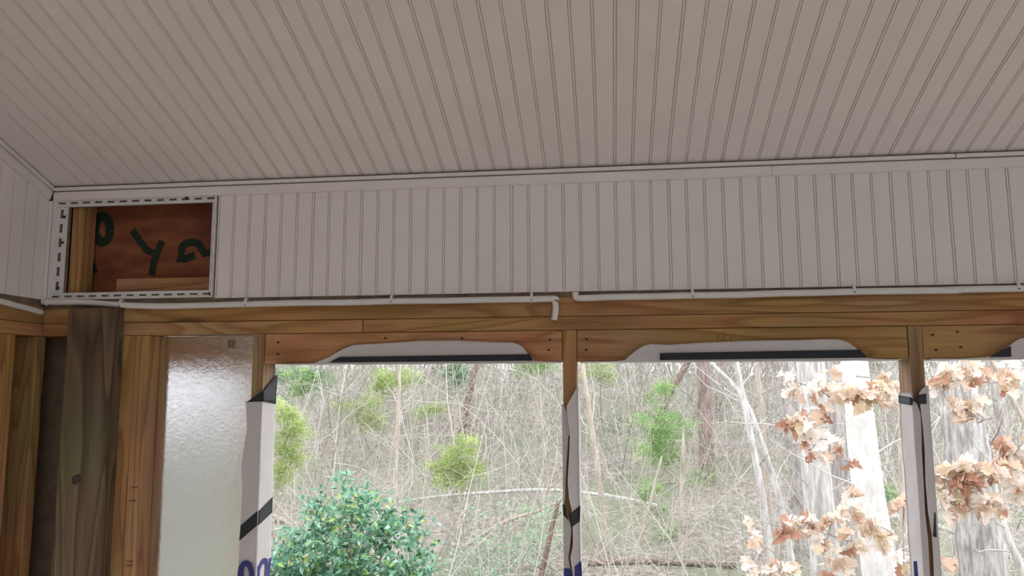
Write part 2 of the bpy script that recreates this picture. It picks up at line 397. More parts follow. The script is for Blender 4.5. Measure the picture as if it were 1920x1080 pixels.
# plates and studs of the left wall
def yl(px, py): return atx(px, py, XL)[1]
LX0, LX1 = XL-.092, XL-.003
box('top_plate', PINE['y'], wall_left, LX0, LX1, YB, Yr, ZP1, ZP0+.012, .0025)
box('lower_plate', PINE['y'], wall_left, LX0, LX1+.001, YB, Yr, ZP2, ZP1-.0012, .0025)
yB0, yB1 = yl(71, 680), yl(85, 680)
box('stud', PINE['z'], wall_left, LX0, LX1, yB1-.038, yB1, 0, ZP2-.0005, .0025)
yA1 = yl(31, 640)
box('stud', PINE['z'], wall_left, LX0, LX1, yA1-.038, yA1, 0, ZP2-.0005, .0025)
box('stud', PINE['z'], wall_left, LX0, LX1, yA1-.0775, yA1-.0395, 0, ZP2-.0005, .0025)
box('stud', PINE['z'], wall_left, LX0, LX1, .66, .70, 0, ZP2-.0005, .0025)
box('stud', PINE['z'], wall_left, LX0, LX1, -.36, -.32, 0, ZP2-.0005, .0025)
box('header_board', PINE['y'], wall_left, LX0, LX1-.002, .701, yA1-.079, ZH, ZP2-.0012, .0025)
box('sill_plate', PINE['y'], wall_left, LX0, LX1, -.319, yA1-.079, .80, .838, .0025)
mb = MB(); mb.box(LX0-.014, LX0-.002, yA1-.05, D+.12, 0, ZC+.1); mb.box(LX0-.014, LX0-.002, YB, yA1-.05, 0, .8)
mb.build('sheathing', SHEATH, wall_left)

# crown trim: upper lip and flat strip, front (two lengths each) and left
trim1 = tag(empty('trim_1', (0, D, ZT)), 'white vinyl channel trim between ceiling and front wall', kind='structure')
xseam = at(1787, 292, D)[0]; xs2 = at(1447, 322, D)[0]
ZL0 = ZC-.0155
def lip(x0, x1): return MB().prism([(D-.014, ZL0+.0015), (D-.016, ZL0+.004), (D-.016, ZC-.006), (D-.013, ZC-.0035), (D, ZC-.0035), (D, ZL0+.0015)], 'x', x0, x1).build('lip', TRIM, trim1)
def strip(x0, x1): return MB().prism([(D-.005, ZT), (D-.008, ZT+.002), (D-.008, ZL0-.004), (D-.005, ZL0-.001), (D, ZL0-.001), (D, ZT)], 'x', x0, x1).build('strip', TRIM, trim1)
lip(XL+.018, xseam-.002); lip(xseam+.003, XR); strip(XL+.012, xs2-.0006); strip(xs2+.0006, XR)
trim2 = tag(empty('trim_2', (XL, D, ZT)), 'white vinyl channel trim between ceiling and left wall', kind='structure')
def lwbar(name, n0, n1, t):                  # bar along the slope on the left wall
    mb = MB(); V = []
    for s in (.0, SMAX):
        for n in (n0, n1):
            for tx in (0, t):
                p = CP(XL+tx, s, n); V.append(p)
    mb.add(V, [(0,2,3,1),(4,5,7,6),(0,1,5,4),(2,6,7,3),(0,4,6,2),(1,3,7,5)]); return mb.build(name, TRIM, trim2)
lwbar('lip', .0035, .014, .014); lwbar('strip', .0165, .046, .008)
# short vertical corner bead
box('corner_bead', TRIM, wall_front, XL+.0005, XL+.011, D-.011, D-.0005, ZPB, ZT, .002)

# ------------------------------------------------------------------ opening in the wall: slotted flange frame, beam behind
fr = tag(empty('opening_frame', ((FX0+FX1)/2, D, FZ0)), 'white slotted vinyl flange framing the rectangular hole in the wall', 'frame')
def flange(x0, x1, z0, z1, horiz):
    mb = MB(); y0, y1 = D+.001, D+.0035
    L0, L1 = (x0, x1) if horiz else (z0, z1); A0, A1 = (z0, z1) if horiz else (x0, x1)
    w = A1-A0; sa, sb = A0+w*.36, A0+w*.62
    def bx(l0, l1, a0, a1): mb.box(l0, l1, y0, y1, a0, a1) if horiz else mb.box(a0, a1, y0, y1, l0, l1)
    bx(L0, L1, A0, sa); bx(L0, L1, sb, A1)
    pitch = .040; n = int((L1-L0)/pitch); pitch = (L1-L0)/n
    for i in range(n+1):
        c = L0+i*pitch; bx(max(L0, c-pitch*.2), min(L1, c+pitch*.2), sa, sb)
    return mb.build('flange', FLANGE, fr)
flange(FX0, FX1, HZ1-.001, FZ1+.004, True); flange(FX0, FX1, FZ0-.006, HZ0+.001, True)
flange(FX0+.003, HX0+.001, HZ0, HZ1, False); flange(HX1-.001, FX1-.001, HZ0, HZ1, False)
mb = MB(); mb.box(FX1-.0035, FX1+.0005, D-.007, D+.004, FZ0, FZ1+.004); mb.build('edge_lip', TRIM, fr)
mb = MB(); mb.box(FX0-.002, FX0+.003, D-.007, D+.004, FZ0, FZ1+.004); mb.build('edge_lip', TRIM, fr)
mb = MB(); mb.box(FX0+.003, FX1-.0035, D-.006, D+.004, FZ1+.0005, FZ1+.004); mb.build('edge_lip', TRIM, fr)
for (px, py) in ((350, 371), (121, 407), (117, 455), (109, 540), (394, 551)):
    p = at(px, py, D); box('screw', NAIL, fr, p[0]-.004, p[0]+.004, D-.004, D+.002, p[2]-.004, p[2]+.004, .0015)
YBM = D+.085
beam = box('timber_beam', BEAM, None, HX0-.1, HX1+.25, YBM, YBM+.06, ZP0+.004, ZC-.02, .003)
tag(beam, 'dark red-brown beam with green sprayed letters inside the wall hole', 'beam')
def pb(px, py): return (px, py)
def ellipse(cx, cy, rx, ry, a0, a1, n=14): return [(cx+rx*math.cos(math.radians(a0+(a1-a0)*i/n)), cy+ry*math.sin(math.radians(a0+(a1-a0)*i/n))) for i in range(n+1)]
GP = lambda polys, w: strokes('painted_letter', polys, GREENPAINT, beam, w, YBM-.0012, .0014)
GP([ellipse(192, 430, 14, 24, 8, 367, 26)], .030)
GP([[(248, 432), (262, 452), (276, 470), (287, 474)], [(304, 452), (296, 470), (288, 492), (284, 516)]], .022)
GP([ellipse(360, 468, 20, 14, 150, 330), [(343, 475), (335, 488), (347, 486), (365, 478)], [(372, 458), (384, 476), (396, 472)]], .024)
GP([[(172, 492), (176, 504), (180, 512)]], .018)
box('blocking', PINE['z'], wall_front, at(131, 460, D)[0]-.012, at(164, 460, D+.04)[0], D+.0195, D+.075, ZP0+.006, ZC-.03, .002)
blk = box('blocking', PINK['x'], wall_front, at(222, 530, D+.05)[0], HX1+.2, D+.04, D+.083, ZP0+.016, at(300, 522, D+.05)[2], .002)

# ------------------------------------------------------------------ post, foil board
post = empty('timber_post', ((PXL+PXR)/2, D+.03, 0)); tag(post, 'square treated timber post with a dark knot in the corner', 'post')
pzt = at(180, 577, D-.045)[2]
box('shaft', POST, post, PXL, PXR, D-.045, D+.089, 0, pzt, .006)
kp = at(143, 899, D-.045)
def blob(name, c, rx, rz, mt, parent, y=.003):
    th = np.arange(12)*math.pi/6; rr = 1+.18*np.sin(th*2+.6)
    V = [(c[0]+rx*r*math.cos(t)*k, c[1]-d, c[2]+rz*r*math.sin(t)*k) for k, d in ((1, -.004), (.9, y*.6), (.4, y)) for t, r in zip(th, rr)]
    F = [tuple(range(24, 36))]+[(a*12+i, a*12+(i+1) % 12, (a+1)*12+(i+1) % 12, (a+1)*12+i) for a in range(2) for i in range(12)]
    return obj(name, V, F, mt, parent, True)
kn = blob('knot', kp, .014, .017, NAIL, post, .0025); kn['label'] = 'dark knot in the post'
foil = empty('insulation_board', ((JX+S1[0])/2, D+.07, 0)); tag(foil, 'silver foil faced insulation board fitted between two studs', 'insulation')
FY = D+.062
box('foil_face', FOIL, foil, JX+.0015, S1[0]-.0015, FY, FY+.024, .002, ZP2-.002)
mb = MB()
for i, w_ in enumerate((2.2, 1, 1.6, .9, 2.0, 1.0, 1.5)):
    p = at(428+i*2.1, 637, FY); q = at(428+i*2.1, 652, FY); mb.box(p[0], p[0]+.0009*w_, FY-.0008, FY+.001, q[2], p[2])
mb.build('barcode', PENCIL, foil)

# ------------------------------------------------------------------ house wrap folded round the openings
def sheet(name, grid, mt, parent, t=.0008):
    """grid (nu,nv,3) -> thin closed sheet facing the room"""
    G = np.asarray(grid); nu, nv, _ = G.shape
    du = np.gradient(G, axis=0); dv = np.gradient(G, axis=1); nn = np.cross(du, dv); nn /= np.linalg.norm(nn, axis=2, keepdims=True)+1e-9
    V = np.concatenate([G.reshape(-1, 3), (G+nn*t).reshape(-1, 3)]); n = nu*nv; I = np.arange(n).reshape(nu, nv)
    q = np.stack([I[:-1, :-1], I[1:, :-1], I[1:, 1:], I[:-1, 1:]], -1).reshape(-1, 4)
    F = [q, q[:, ::-1]+n]
    for e in (I[:, 0], I[:, -1], I[0, :], I[-1, :]): F.append(np.stack([e[:-1], e[1:], e[1:]+n, e[:-1]+n], -1))
    return obj(name, V, np.concatenate(F), mt, parent, True)
def wob(a, b, s=0.0): return math.sin(a*37+s)*.5+math.sin(a*83+b*29+s*2)*.3+math.sin(b*61-a*17+s)*.4
YW = D-.001
WG = 'house wrap folded round the openings'
def head_flap(label, top, stripe, seed, x1=None):
    """flap folded up over a header board; top: outline (px,py) along its upper edge"""
    T = [at(px, py, YW) for px, py in top]; tx = [(p[0], p[2]) for p in T]
    if x1: tx += x1
    xs = np.linspace(tx[0][0], tx[-1][0], 70); zb = ZH-.0035; rows = np.linspace(0, 1, 7)
    G = []
    for x in xs:
        zt = max(lerp(tx, x), zb+.0015); c = []
        for d in np.linspace(.096, .004, 5): c.append((x, YW-.004+d, zb+.0012*wob(x, d, seed)))
        for r in rows:
            z = zb+(zt-zb)*r; c.append((x, YW-.004-.0035*(.5+.5*wob(x*.6, z, seed))-.003*r, z))
        G.append(c)
    root = empty('wrap_flap', (float(np.mean(xs)), YW, zb)); tag(root, label, 'house wrap', WG)
    sheet('sheet', np.array(G)[:, ::-1], WRAP, root)
    for (a, b_) in stripe:
        A = [(at(*p, YW)[0], at(*p, YW)[2]) for p in a]; B = [(at(*p, YW)[0], at(*p, YW)[2]) for p in b_]
        xa = np.linspace(A[0][0], A[-1][0], 40); xb = np.linspace(B[0][0], B[-1][0], 40)
        G = [[(xa[i]+(xb[i]-xa[i])*r, YW-.0125, (1-r)*lerp(A, xa[i])+r*lerp(B, xb[i])) for r in (0, .5, 1)] for i in range(40)]
        s_ = sheet('stripe', np.array(G), BLACK, root); s_['label'] = 'black printed stripe'
head_flap('house wrap folded over the header beside the foil board', [(517, 690), (587, 683), (624, 668), (642, 656), (665, 647), (721, 644), (790, 639.5), (860, 639), (929, 642), (964, 642.5), (980, 649), (992, 666), (1000, 677), (1050, 679.5)],
          [([(640, 669.5), (994, 664.5)], [(619, 680), (1000, 676.5)])], .3)
head_flap('house wrap folded over the header marked with pencilled figures', [(1088, 681), (1120, 681), (1171, 676), (1185, 663), (1204, 650), (1218, 645), (1250, 647), (1324, 642.5), (1417, 639), (1500, 638), (1539, 636.5), (1571, 636.5), (1590, 642.5), (1608, 656), (1624, 671.7), (1690, 676)],
          [([(1237, 662.5), (1610, 656)], [(1237, 675.5), (1623, 670.8)])], 1.7)
xe = S4[0]
head_flap('house wrap folded over the header before the great rough barked tree', [(1742, 673), (1800, 673), (1850, 670), (1870, 660), (1893, 646), (1906, 636), (1920, 633.5)],
          [([(1868, 659.5), (1891, 649)], [(1850, 670), (1892, 669)])], 2.9, x1=[(1.1, at(1920, 633.5, YW)[2]), (1.5, at(1920, 634, YW)[2]), (1.6, ZH), (xe, ZH)])

class stud_sheet:
    """wrap on a stud's room face (from edge(z) to the corner xc) and back along the jamb; sgn +1: jamb faces +x"""
    def __init__(self, xc, sgn, edge, zt, zb, seed, root, depth=.094, lay=.004):
        self.lay = lay
        self.xc, self.sgn, self.edge, self.seed, self.root = xc, sgn, edge, seed, root
        zs = np.linspace(zb, zt, 110); G = []
        for z in zs:
            row = [(x, self.y(x, z), z) for x in np.linspace(edge(z), xc+sgn*.003, 9)]
            row += [(self.x(z, d), YW-.004+d, z) for d in np.linspace(.006, depth, 7)]
            G.append(row)
        G = np.array(G); sheet('sheet', G if sgn > 0 else G[:, ::-1], WRAP, root)
    def y(self, x, z, off=0.0):
        r = min(1, abs(x-self.xc)/.03)
        return YW-.0045-.0045*max(0, wob(z*.5, x, self.seed))*r-self.lay*r-off
    def x(self, z, d, off=0.0): return self.xc+self.sgn*(.0035+.003*max(0, wob(z*.7, d, self.seed+1))*min(1, d/.02)+off)
    def band(self, name, quad, mt, off=.0014):
        P = [at(px, py, YW-.008) for px, py in quad]; G = []
        for u in np.linspace(0, 1, 12):
            row = []
            for v in np.linspace(0, 1, 8):
                p = P[0]*(1-u)*(1-v)+P[1]*u*(1-v)+P[2]*u*v+P[3]*(1-u)*v; row.append((p[0], self.y(p[0], p[2], off), p[2]))
            G.append(row)
        return sheet(name, np.array(G), mt, self.root)
    def bandx(self, name, z0a, z1a, z0b, z1b, mt, off=.0014):
        G = []
        for u in np.linspace(0, 1, 10):
            d = .002+.092*u; G.append([(self.x((1-v)*(z1a+(z1b-z1a)*u)+v*(z0a+(z0b-z0a)*u), d, off), YW-.004+d, (1-v)*(z1a+(z1b-z1a)*u)+v*(z0a+(z0b-z0a)*u)) for v in np.linspace(0, 1, 6)])
        return sheet(name, np.array(G), mt, self.root)
def zat(py, px): return at(px, py, YW)[2]
def xat(px, py): return at(px, py, YW)[0]
ZBOT = .84
# wrap on the stud next to the foil board
w1 = empty('wrap_strip', (S1[1], YW, ZBOT)); tag(w1, 'house wrap strip on the stud beside the foil board', 'house wrap', WG)
E1 = [(463, 752), (466, 790), (467, 805), (462, 830), (456, 870), (457, 905), (455, 950), (452, 1010), (449, 1080)]
e1 = [(zat(py, px), xat(px, py)) for px, py in E1]
k1 = stud_sheet(S1[1], 1, lambda z: lerp(e1, z), zat(752, 480), ZBOT, .4, w1)
# upper corner triangle of the wrap
P = [(491, 733), (505, 712), (515, 694)]
k1.band('stripe', [(488, 735), (494, 733), (494, 753), (463, 754)], BLACK)['label'] = 'black printed stripe'
k1.bandx('stripe', zat(753, 492), zat(734, 492), zat(753, 492)-.01, zat(700, 500), BLACK)
k1.band('stripe', [(452, 985), (482, 958), (482, 985), (449, 1014)], BLACK)
k1.bandx('stripe', zat(985, 482), zat(958, 482), zat(970, 482), zat(940, 482), BLACK)
def wstroke(polys, w, root, name='printed_letter'): return strokes(name, polys, BLUE, root, w, YW-.0136, .001)
wstroke([ellipse(461, 1080, 11, 24, 150, 390, 24), [(452, 1062), (451, 1092)]], .016, w1)
G = []
def jamb_strokes(polys, xf, w, root, fx):     # letters on the jamb face: points are (depth, z)
    mb = MB()
    for j, poly in enumerate(polys):
        P = smooth_path([(a_, z_, 0) for a_, z_ in poly], 6*len(poly))[:, :2]; A, B = ribbon2(P, w); n = len(P)
        V = [(fx(q[1], q[0]+.004, .0012+.0002*j)-o_, YW+q[0], q[1]) for o_ in (0, .0008) for E_ in (A, B) for q in E_]
        F = []
        for i in range(n-1): F += [(i, n+i, n+i+1, i+1), (2*n+i, 2*n+i+1, 3*n+i+1, 3*n+i), (i, i+1, 2*n+i+1, 2*n+i), (n+i, 3*n+i, 3*n+i+1, n+i+1)]
        mb.add(V, F)
    return mb.build('printed_letter', BLUE, root)
zl = zat(1062, 482)
jamb_strokes([[(.012, zl-.04), (.012, zl)], [(.012, zl-.012), (.03, zl+.004), (.05, zl+.004), (.06, zl-.008), (.06, zl-.05)], [(.082, zl+.006), (.082, zl-.05)]], S1[1], .017, w1, k1.x)
# wraps on the stud between the two wide openings
w2 = empty('wrap_strip', (S2[0], YW, ZBOT)); tag(w2, 'torn house wrap strip on the bush side of the stud between openings', 'house wrap', WG)
E2 = [(1056, 758), (1060, 766), (1068, 782), (1074, 800), (1072, 812), (1066, 818), (1064, 850), (1061, 900), (1060, 930), (1058, 946), (1068, 975), (1072, 990), (1068, 1030), (1066, 1045), (1072, 1075), (1074, 1080)]
e2 = [(zat(py, px), xat(px, py)) for px, py in E2]
k2 = stud_sheet(S2[0], -1, lambda z: lerp(e2, z), zat(759, 1056), ZBOT, 2.2, w2)
k2.band('stripe', [(1055, 946), (1058, 946), (1066, 976), (1056, 966)], BLACK)
k2.band('printed_letter', [(1057, 1066), (1068, 1066), (1074, 1082), (1057, 1082)], BLUE)
w3 = empty('wrap_strip', (S2[1], YW, ZBOT)); tag(w3, 'house wrap strip on the trunk side of the stud between openings', 'house wrap', WG)
E3 = [(1082, 726), (1076, 738), (1068, 752), (1063, 762), (1066, 790), (1069, 815), (1068, 850), (1065, 900), (1068, 935), (1073, 955), (1074, 985), (1075, 1020), (1070, 1045), (1075, 1080)]
e3 = [(zat(py, px), xat(px, py)) for px, py in E3]
k3 = stud_sheet(S2[1], 1, lambda z: lerp(e3, z), zat(727, 1082), ZBOT, 3.1, w3, lay=.012)
k3.band('stripe', [(1070, 962), (1088, 948), (1087, 978), (1072, 988)], BLACK)
k3.band('printed_letter', [(1078, 1062), (1090, 1052), (1091, 1082), (1078, 1082)], BLUE)
# wraps on the stud before the oak
w4 = empty('wrap_strip', (S3[0], YW, ZBOT)); tag(w4, 'house wrap strip on the stud, on the side of the pale trunks', 'house wrap', WG)
E4 = [(1704, 735), (1709, 748), (1718, 757), (1724, 775), (1727, 850), (1730, 900), (1733, 960), (1738, 1010), (1742, 1080)]
e4 = [(zat(py, px), xat(px, py)) for px, py in E4]
k4 = stud_sheet(S3[0], -1, lambda z: lerp(e4, z), zat(736, 1704), ZBOT, 4.4, w4)
k4.bandx('stripe', zat(760, 1704), zat(745, 1704), zat(757, 1704), zat(742, 1704), BLACK)
k4.band('stripe', [(1706, 744), (1712, 748), (1712, 759), (1706, 759)], BLACK)
k4.band('printed_letter', [(1712, 1052), (1719, 1052), (1722, 1082), (1714, 1082)], BLUE)
w5 = empty('wrap_strip', (S3[1], YW, ZBOT)); tag(w5, 'house wrap strip on the stud, on the side of the great tree', 'house wrap', WG)
E5 = [(1737, 722), (1728, 728), (1722, 735), (1719, 743), (1723, 760), (1728, 800), (1732, 850), (1733, 900), (1738, 960), (1745, 1000), (1747, 1030), (1749, 1080)]
e5 = [(zat(py, px), xat(px, py)) for px, py in E5]
k5 = stud_sheet(S3[1], 1, lambda z: lerp(e5, z), zat(723, 1737), ZBOT, 5.2, w5)
k5.band('stripe', [(1718, 741), (1737, 738), (1738, 757), (1720, 758)], BLACK)
k5.band('stripe', [(1753, 960), (1755, 962), (1757, 1008), (1750, 1006)], BLACK)
# sliver of wrap on the left wall's double stud
w6 = empty('wrap_strip', (XL, yA1-.08, ZBOT)); tag(w6, 'house wrap strip on the double stud of the side wall', 'house wrap', WG)
zt6 = atx(3, 768, XL)[2]; G = []
for z in np.linspace(ZBOT, zt6, 24):
    ye_ = yA1-.058-.012*max(0, (z-zt6+.1)/.1)**2 + .002*wob(z, .3); row = []
    for d in np.linspace(.085, .004, 4): row.append((XL-d, yA1-.0775-.003, z))
    for r in np.linspace(0, 1, 5): row.append((XL+.001+.004*r, yA1-.0805+(ye_-yA1+.0805)*r, z))
    G.append(row)
sheet('sheet', np.array(G), WRAP, w6)

# ------------------------------------------------------------------ cables and clips
def cable(name, label, pts, r=.0092, cat='cable', n=60, flat=1.0):
    P = smooth_path(pts, n); V, F = tubes(P[None], np.full((1, n), r), 10)
    o = obj(name, V, F, CABLE, None, True); return tag(o, label, cat)
YC = D-.0095
def cz(px, py): p = at(px, py, YC); return (p[0], YC, p[2])
run = [(100, 566), (160, 567), (228, 572), (300, 574), (380, 572.5), (462, 570.5), (560, 568), (640, 567.5), (735, 565), (830, 564), (900, 562.5), (997, 561), (1040, 560.5)]
cable('electrical_cable', 'white cable running above the plates past the corner post', [(XL+.003, YC, cz(97, 566)[2])]+[cz(*p) for p in run[1:]]+[cz(1041, 566), cz(1042, 580), cz(1039, 600)], n=90)
run2 = [(1079, 548), (1080, 557), (1092, 559), (1150, 557), (1220, 556), (1298, 554), (1380, 553), (1452, 550.5), (1530, 549), (1600, 547), (1700, 545.5), (1800, 544), (1907, 541)]
cable('electrical_cable', 'white cable running along the wall above the two forest openings', [cz(*p) for p in run2]+[(XR-.02, YC, cz(1907, 541)[2])], n=70)
cable('electrical_cable', 'second white cable along the foot of the side wall boards', [(XL+.009, -1.0, ZP0+.012), (XL+.009, 1.0, ZP0+.010), (XL+.009, 1.9, ZP0+.012), (XL+.009, 2.1, ZP0+.002), (XL+.009, D-.020, ZP0-.008)], r=.0085, n=40)
i = 0
for (px, py, lab) in ((90, 567, 'white cable clip in the wall corner'), (228, 568, 'white cable clip beside the top of the corner post'), (462, 566, 'white cable clip above the foil board'),
                 (735, 560, 'white cable clip on the wall above the bush opening'), (997, 556, 'white cable clip next to the hanging cable end'), (1298, 549, 'white cable clip above the trunk opening'),
                 (1600, 541, 'white cable clip over the pair of pale trunks'), (1907, 535, 'white cable clip above the great tree opening')):
    p = at(px, py, D-.01); c = tag(empty('cable_clip', (p[0], D-.012, p[2]-.008)), lab, 'cable clip', 'cable clips along the wall')
    mb = MB(); mb.prism([(D-.001, p[2]+.011), (D-.013, p[2]+.011), (D-.020, p[2]+.004), (D-.020, p[2]-.012), (D-.0165, p[2]-.012), (D-.0165, p[2]+.002), (D-.011, p[2]+.0065), (D-.001, p[2]+.0065)], 'x', p[0]-.0035, p[0]+.0035)
    mb.build('hook', CLIP, c); box('nail', NAIL, c, p[0]-.0015, p[0]+.0015, D-.0225, D-.018, p[2]-.012, p[2]-.009)

# ------------------------------------------------------------------ outdoors
def gz(x, y):
    x = np.asarray(x, float); y = np.asarray(y, float)
    up = np.clip((y-6)/30, 0, 1); up = up*up*(3-2*up)
    z = -.95 + up*(3.6 - .07*np.clip(x, 0, 30))
    sd = np.clip((-x-7)/22, 0, 1); z = z + sd*sd*(3-2*sd)*7.0*np.clip((16-y)/10, 0, 1) + 7.0*np.clip((-y-6)/26, 0, 1)**1.3     # the wooded bank goes on round the left side and behind the house
    z = z + .10*np.sin(x*.9+y*.4)+.07*np.sin(x*1.7-y*1.1+1)+.05*np.sin(y*2.3+x*.6)
    return z
def gh(x, y): return float(gz(x, y))
nx, ny = 150, 130
gx = np.linspace(-44, 36, nx); gy = np.concatenate([np.linspace(-50, 2.0, 12), np.linspace(2.4, 60, ny-12)])
GX, GY = np.meshgrid(gx, gy, indexing='ij'); GZ = gz(GX, GY); GZ = np.where(GY < 2.5, np.minimum(GZ, -.6), GZ)
I = np.arange(nx*ny).reshape(nx, ny)
F = np.stack([I[:-1, :-1], I[1:, :-1], I[1:, 1:], I[:-1, 1:]], -1).reshape(-1, 4)
g = obj('ground', np.stack([GX, GY, GZ], -1).reshape(-1, 3), F, GROUND, None, True, origin=np.zeros(3)); tag(g, kind='structure')

# --- individual trunks and saplings: photo polyline, depth, width in photo pixels
OBST = []
def limb_mesh(P, R, sides=8): return tubes(np.array(P)[None], np.array(R)[None], sides)
def twigs_from(P, R, n, length, seed, up=.4, rad=.006):
    rs = np.random.default_rng(seed); VV = []; FF = []; b = 0
    for k in range(n):
        i = rs.integers(2, len(P)-1); a = rs.uniform(0, 2*math.pi); d = np.array([math.cos(a), math.sin(a)*.6, up+rs.uniform(-.3, .6)]); d /= np.linalg.norm(d)
        L = length*rs.uniform(.4, 1.2); K = 6; t = np.linspace(0, 1, K)[:, None]
        Q = P[i]+d*L*t+np.cumsum(rs.normal(0, .06*L, (K, 3)), axis=0)*t
        V, F = tubes(Q[None], np.linspace(min(rad*1.6, R[i]*.5), rad*.5, K)[None], 4); VV.append((V, F))
    return VV
def tree(name, label, cat, px, Y, w, mt, ntw=0, twl=.8, group=None, up=8, ground=True, sides=10):
    ppm = FPX/Y
    P = [at(a, b_, Y) for a, b_ in px]; W = np.interp(np.linspace(0, 1, len(P)), [0, 1], w) if len(w) == 2 else w
    R = [x/ppm/2 for x in W]
    if up:                                   # go on above the frame
        d = P[0]-P[1]; d /= np.linalg.norm(d); P.insert(0, P[0]+d*up); R.insert(0, R[0]*.55)
    if ground:
        d = P[-1]-P[-2]; d /= np.linalg.norm(d)
        if d[2] > -.5: d = np.array([0, 0, -1.])
        q = P[-1]; z = gh(q[0], q[1])-.25
        t = max(.05, (q[2]-z)/(-d[2])); P.append(q+d*t); R.append(R[-1]*1.12)
    n = max(30, 9*len(P)); Q = smooth_path(P, n); RR = np.interp(np.linspace(0, 1, n), np.linspace(0, 1, len(R)), R)
    rs = np.random.default_rng(int(px[0][0])); RR = RR*(1+rs.normal(0, .010, n))
    root = empty(name, (float(Q[-1][0]), float(Q[-1][1]), float(min(Q[-1][2], Q[0][2])))); tag(root, label, cat, group)
    OBST.append((Q, RR+.025))
    V, F = limb_mesh(Q, RR, sides); obj('trunk', V, F, mt, root, True)
    if ntw:
        for V, F in twigs_from(Q, RR, ntw, twl, int(px[0][0])+5): obj('branch', V, F, mt, root, True)
    return root, Q, RR
G1 = 'woodland trees beyond the porch'
TR = tree
TR('pale_tree', 'pale barked tree with flaky vertical bark, beside the thin leaning saplings', 'tree', [(1520, 678), (1524, 760), (1528, 860), (1540, 980), (1552, 1080)], 9.0, (48, 52), BARK_W, 8, 1.2, G1)
TR('grey_tree', 'grey mottled trunk standing between the two pale trunks', 'tree', [(1560, 678), (1570, 800), (1580, 920), (1588, 1080)], 11.0, (44, 46), BARK_G, 6, 1.2, G1)
tC = TR('pale_tree', 'smooth whitest leaning trunk among the oak leaves', 'tree', [(1602, 678), (1612, 780), (1625, 900), (1640, 1000), (1650, 1080)], 8.2, (46, 58), BARK_S, 6, 1.2, G1)
TR('grey_tree', 'slim purplish grey trunk behind the pale flaky one', 'tree', [(1468, 678), (1482, 790), (1498, 930), (1510, 1080)], 12.5, (24, 28), BARK_G, 6, 1.0, G1)
tD = TR('great_tree', 'great rough barked tree, the thickest trunk, behind oak leaves', 'tree', [(1790, 660), (1800, 760), (1815, 850), (1830, 960), (1842, 1080)], 7.6, (60, 84), BARK_R, 5, 1.0, G1)
TR('slim_tree', 'slim tan pole standing against the great tree', 'tree', [(1800, 900), (1804, 960), (1810, 1080)], 8.6, (15, 17), BARK_T, 0, 1, G1, up=1.2)
TR('grey_tree', 'grey trunk against the bright sky past the great tree', 'tree', [(1862, 660), (1874, 760), (1886, 850)], 15.0, (20, 24), BARK_G, 8, 1.4, G1)
TR('sapling', 'pale sapling leaning across the gap beyond the great tree', 'sapling', [(1845, 650), (1885, 725), (1920, 790), (1960, 880)], 11.0, (7, 10), BARK_T, 6, .7, G1, up=2)
TR('sapling', 'forked pale sapling at the foot of the great tree', 'sapling', [(1862, 900), (1875, 960), (1895, 1020), (1925, 1085)], 7.2, (9, 13), BARK_W, 5, .5, G1, up=.2)
TR('pine_tree', 'purplish brown pine trunk next to the feathery cedar', 'tree', [(1318, 676), (1322, 780), (1326, 900), (1332, 1080)], 16.0, (24, 27), BARK_P, 10, 1.6, G1)
TR('pine_tree', 'dim pine trunk just behind the purplish brown pine', 'tree', [(1354, 676), (1348, 780), (1343, 900)], 22.0, (15, 17), BARK_P, 10, 1.6, G1)
TR('sapling', 'pale sapling, the straightest of the leaning group by the grey trunk', 'sapling', [(1380, 676), (1398, 770), (1422, 890), (1440, 1000), (1450, 1080)], 10.0, (10, 13), BARK_W, 9, .9, G1, up=3)
TR('sapling', 'pale sapling crossing its neighbours at a slant', 'sapling', [(1335, 682), (1372, 720), (1403, 765), (1428, 830), (1462, 940), (1490, 1080)], 10.6, (8, 12), BARK_W, 9, .9, G1, up=2)
TR('sapling', 'tan upright sapling within the leaning pale group', 'sapling', [(1418, 676), (1430, 790), (1440, 930), (1456, 1080)], 12.0, (8, 12), BARK_T, 9, .9, G1, up=3)
TR('leaning_tree', 'brown trunk leaning over the hillside above the round cedar', 'tree', [(896, 672), (884, 720), (870, 790), (862, 840)], 20.0, (10, 14), BARK_B, 12, 1.6, G1)
TR('sapling', 'tan sapling standing behind the green bush', 'sapling', [(748, 740), (746, 800), (742, 880), (740, 960)], 13.0, (7, 10), BARK_T, 14, .8, G1, up=1.5)
TR('sapling', 'short pale stub on the hillside below the leaf litter bank', 'sapling', [(950, 698), (950, 740), (949, 775)], 24.0, (7, 8), BARK_W, 4, .6, G1, up=1)
TR('sapling', 'thin pale sapling rooted near the fallen pole', 'sapling', [(1012, 730), (1020, 830), (1028, 900), (1030, 1000)], 13.0, (3, 4.5), BARK_T, 14, .9, G1, up=1.5)
TR('sapling', 'tan sapling clump beside the wrapped stud', 'sapling', [(1095, 700), (1112, 820), (1130, 950), (1138, 1080)], 12.0, (8, 11), BARK_T, 14, .9, G1, up=2)
TR('sapling', 'pale slim pole under the feathery cedar', 'sapling', [(1280, 860), (1278, 930), (1277, 1000), (1275, 1080)], 12.2, (7, 9), BARK_T, 6, .6, G1, up=.5)
TR('sapling', 'bent brown limb slanting out above the feathery cedar', 'sapling', [(1300, 660), (1275, 705), (1258, 735), (1230, 800), (1215, 860)], 18.0, (13, 8), BARK_B, 8, .8, G1, up=2)
TR('sapling', 'slanting stem at the foot of the feathery cedar', 'sapling', [(1222, 930), (1208, 985), (1195, 1040), (1186, 1080)], 11.8, (6, 9), BARK_T, 6, .6, G1, up=.6)
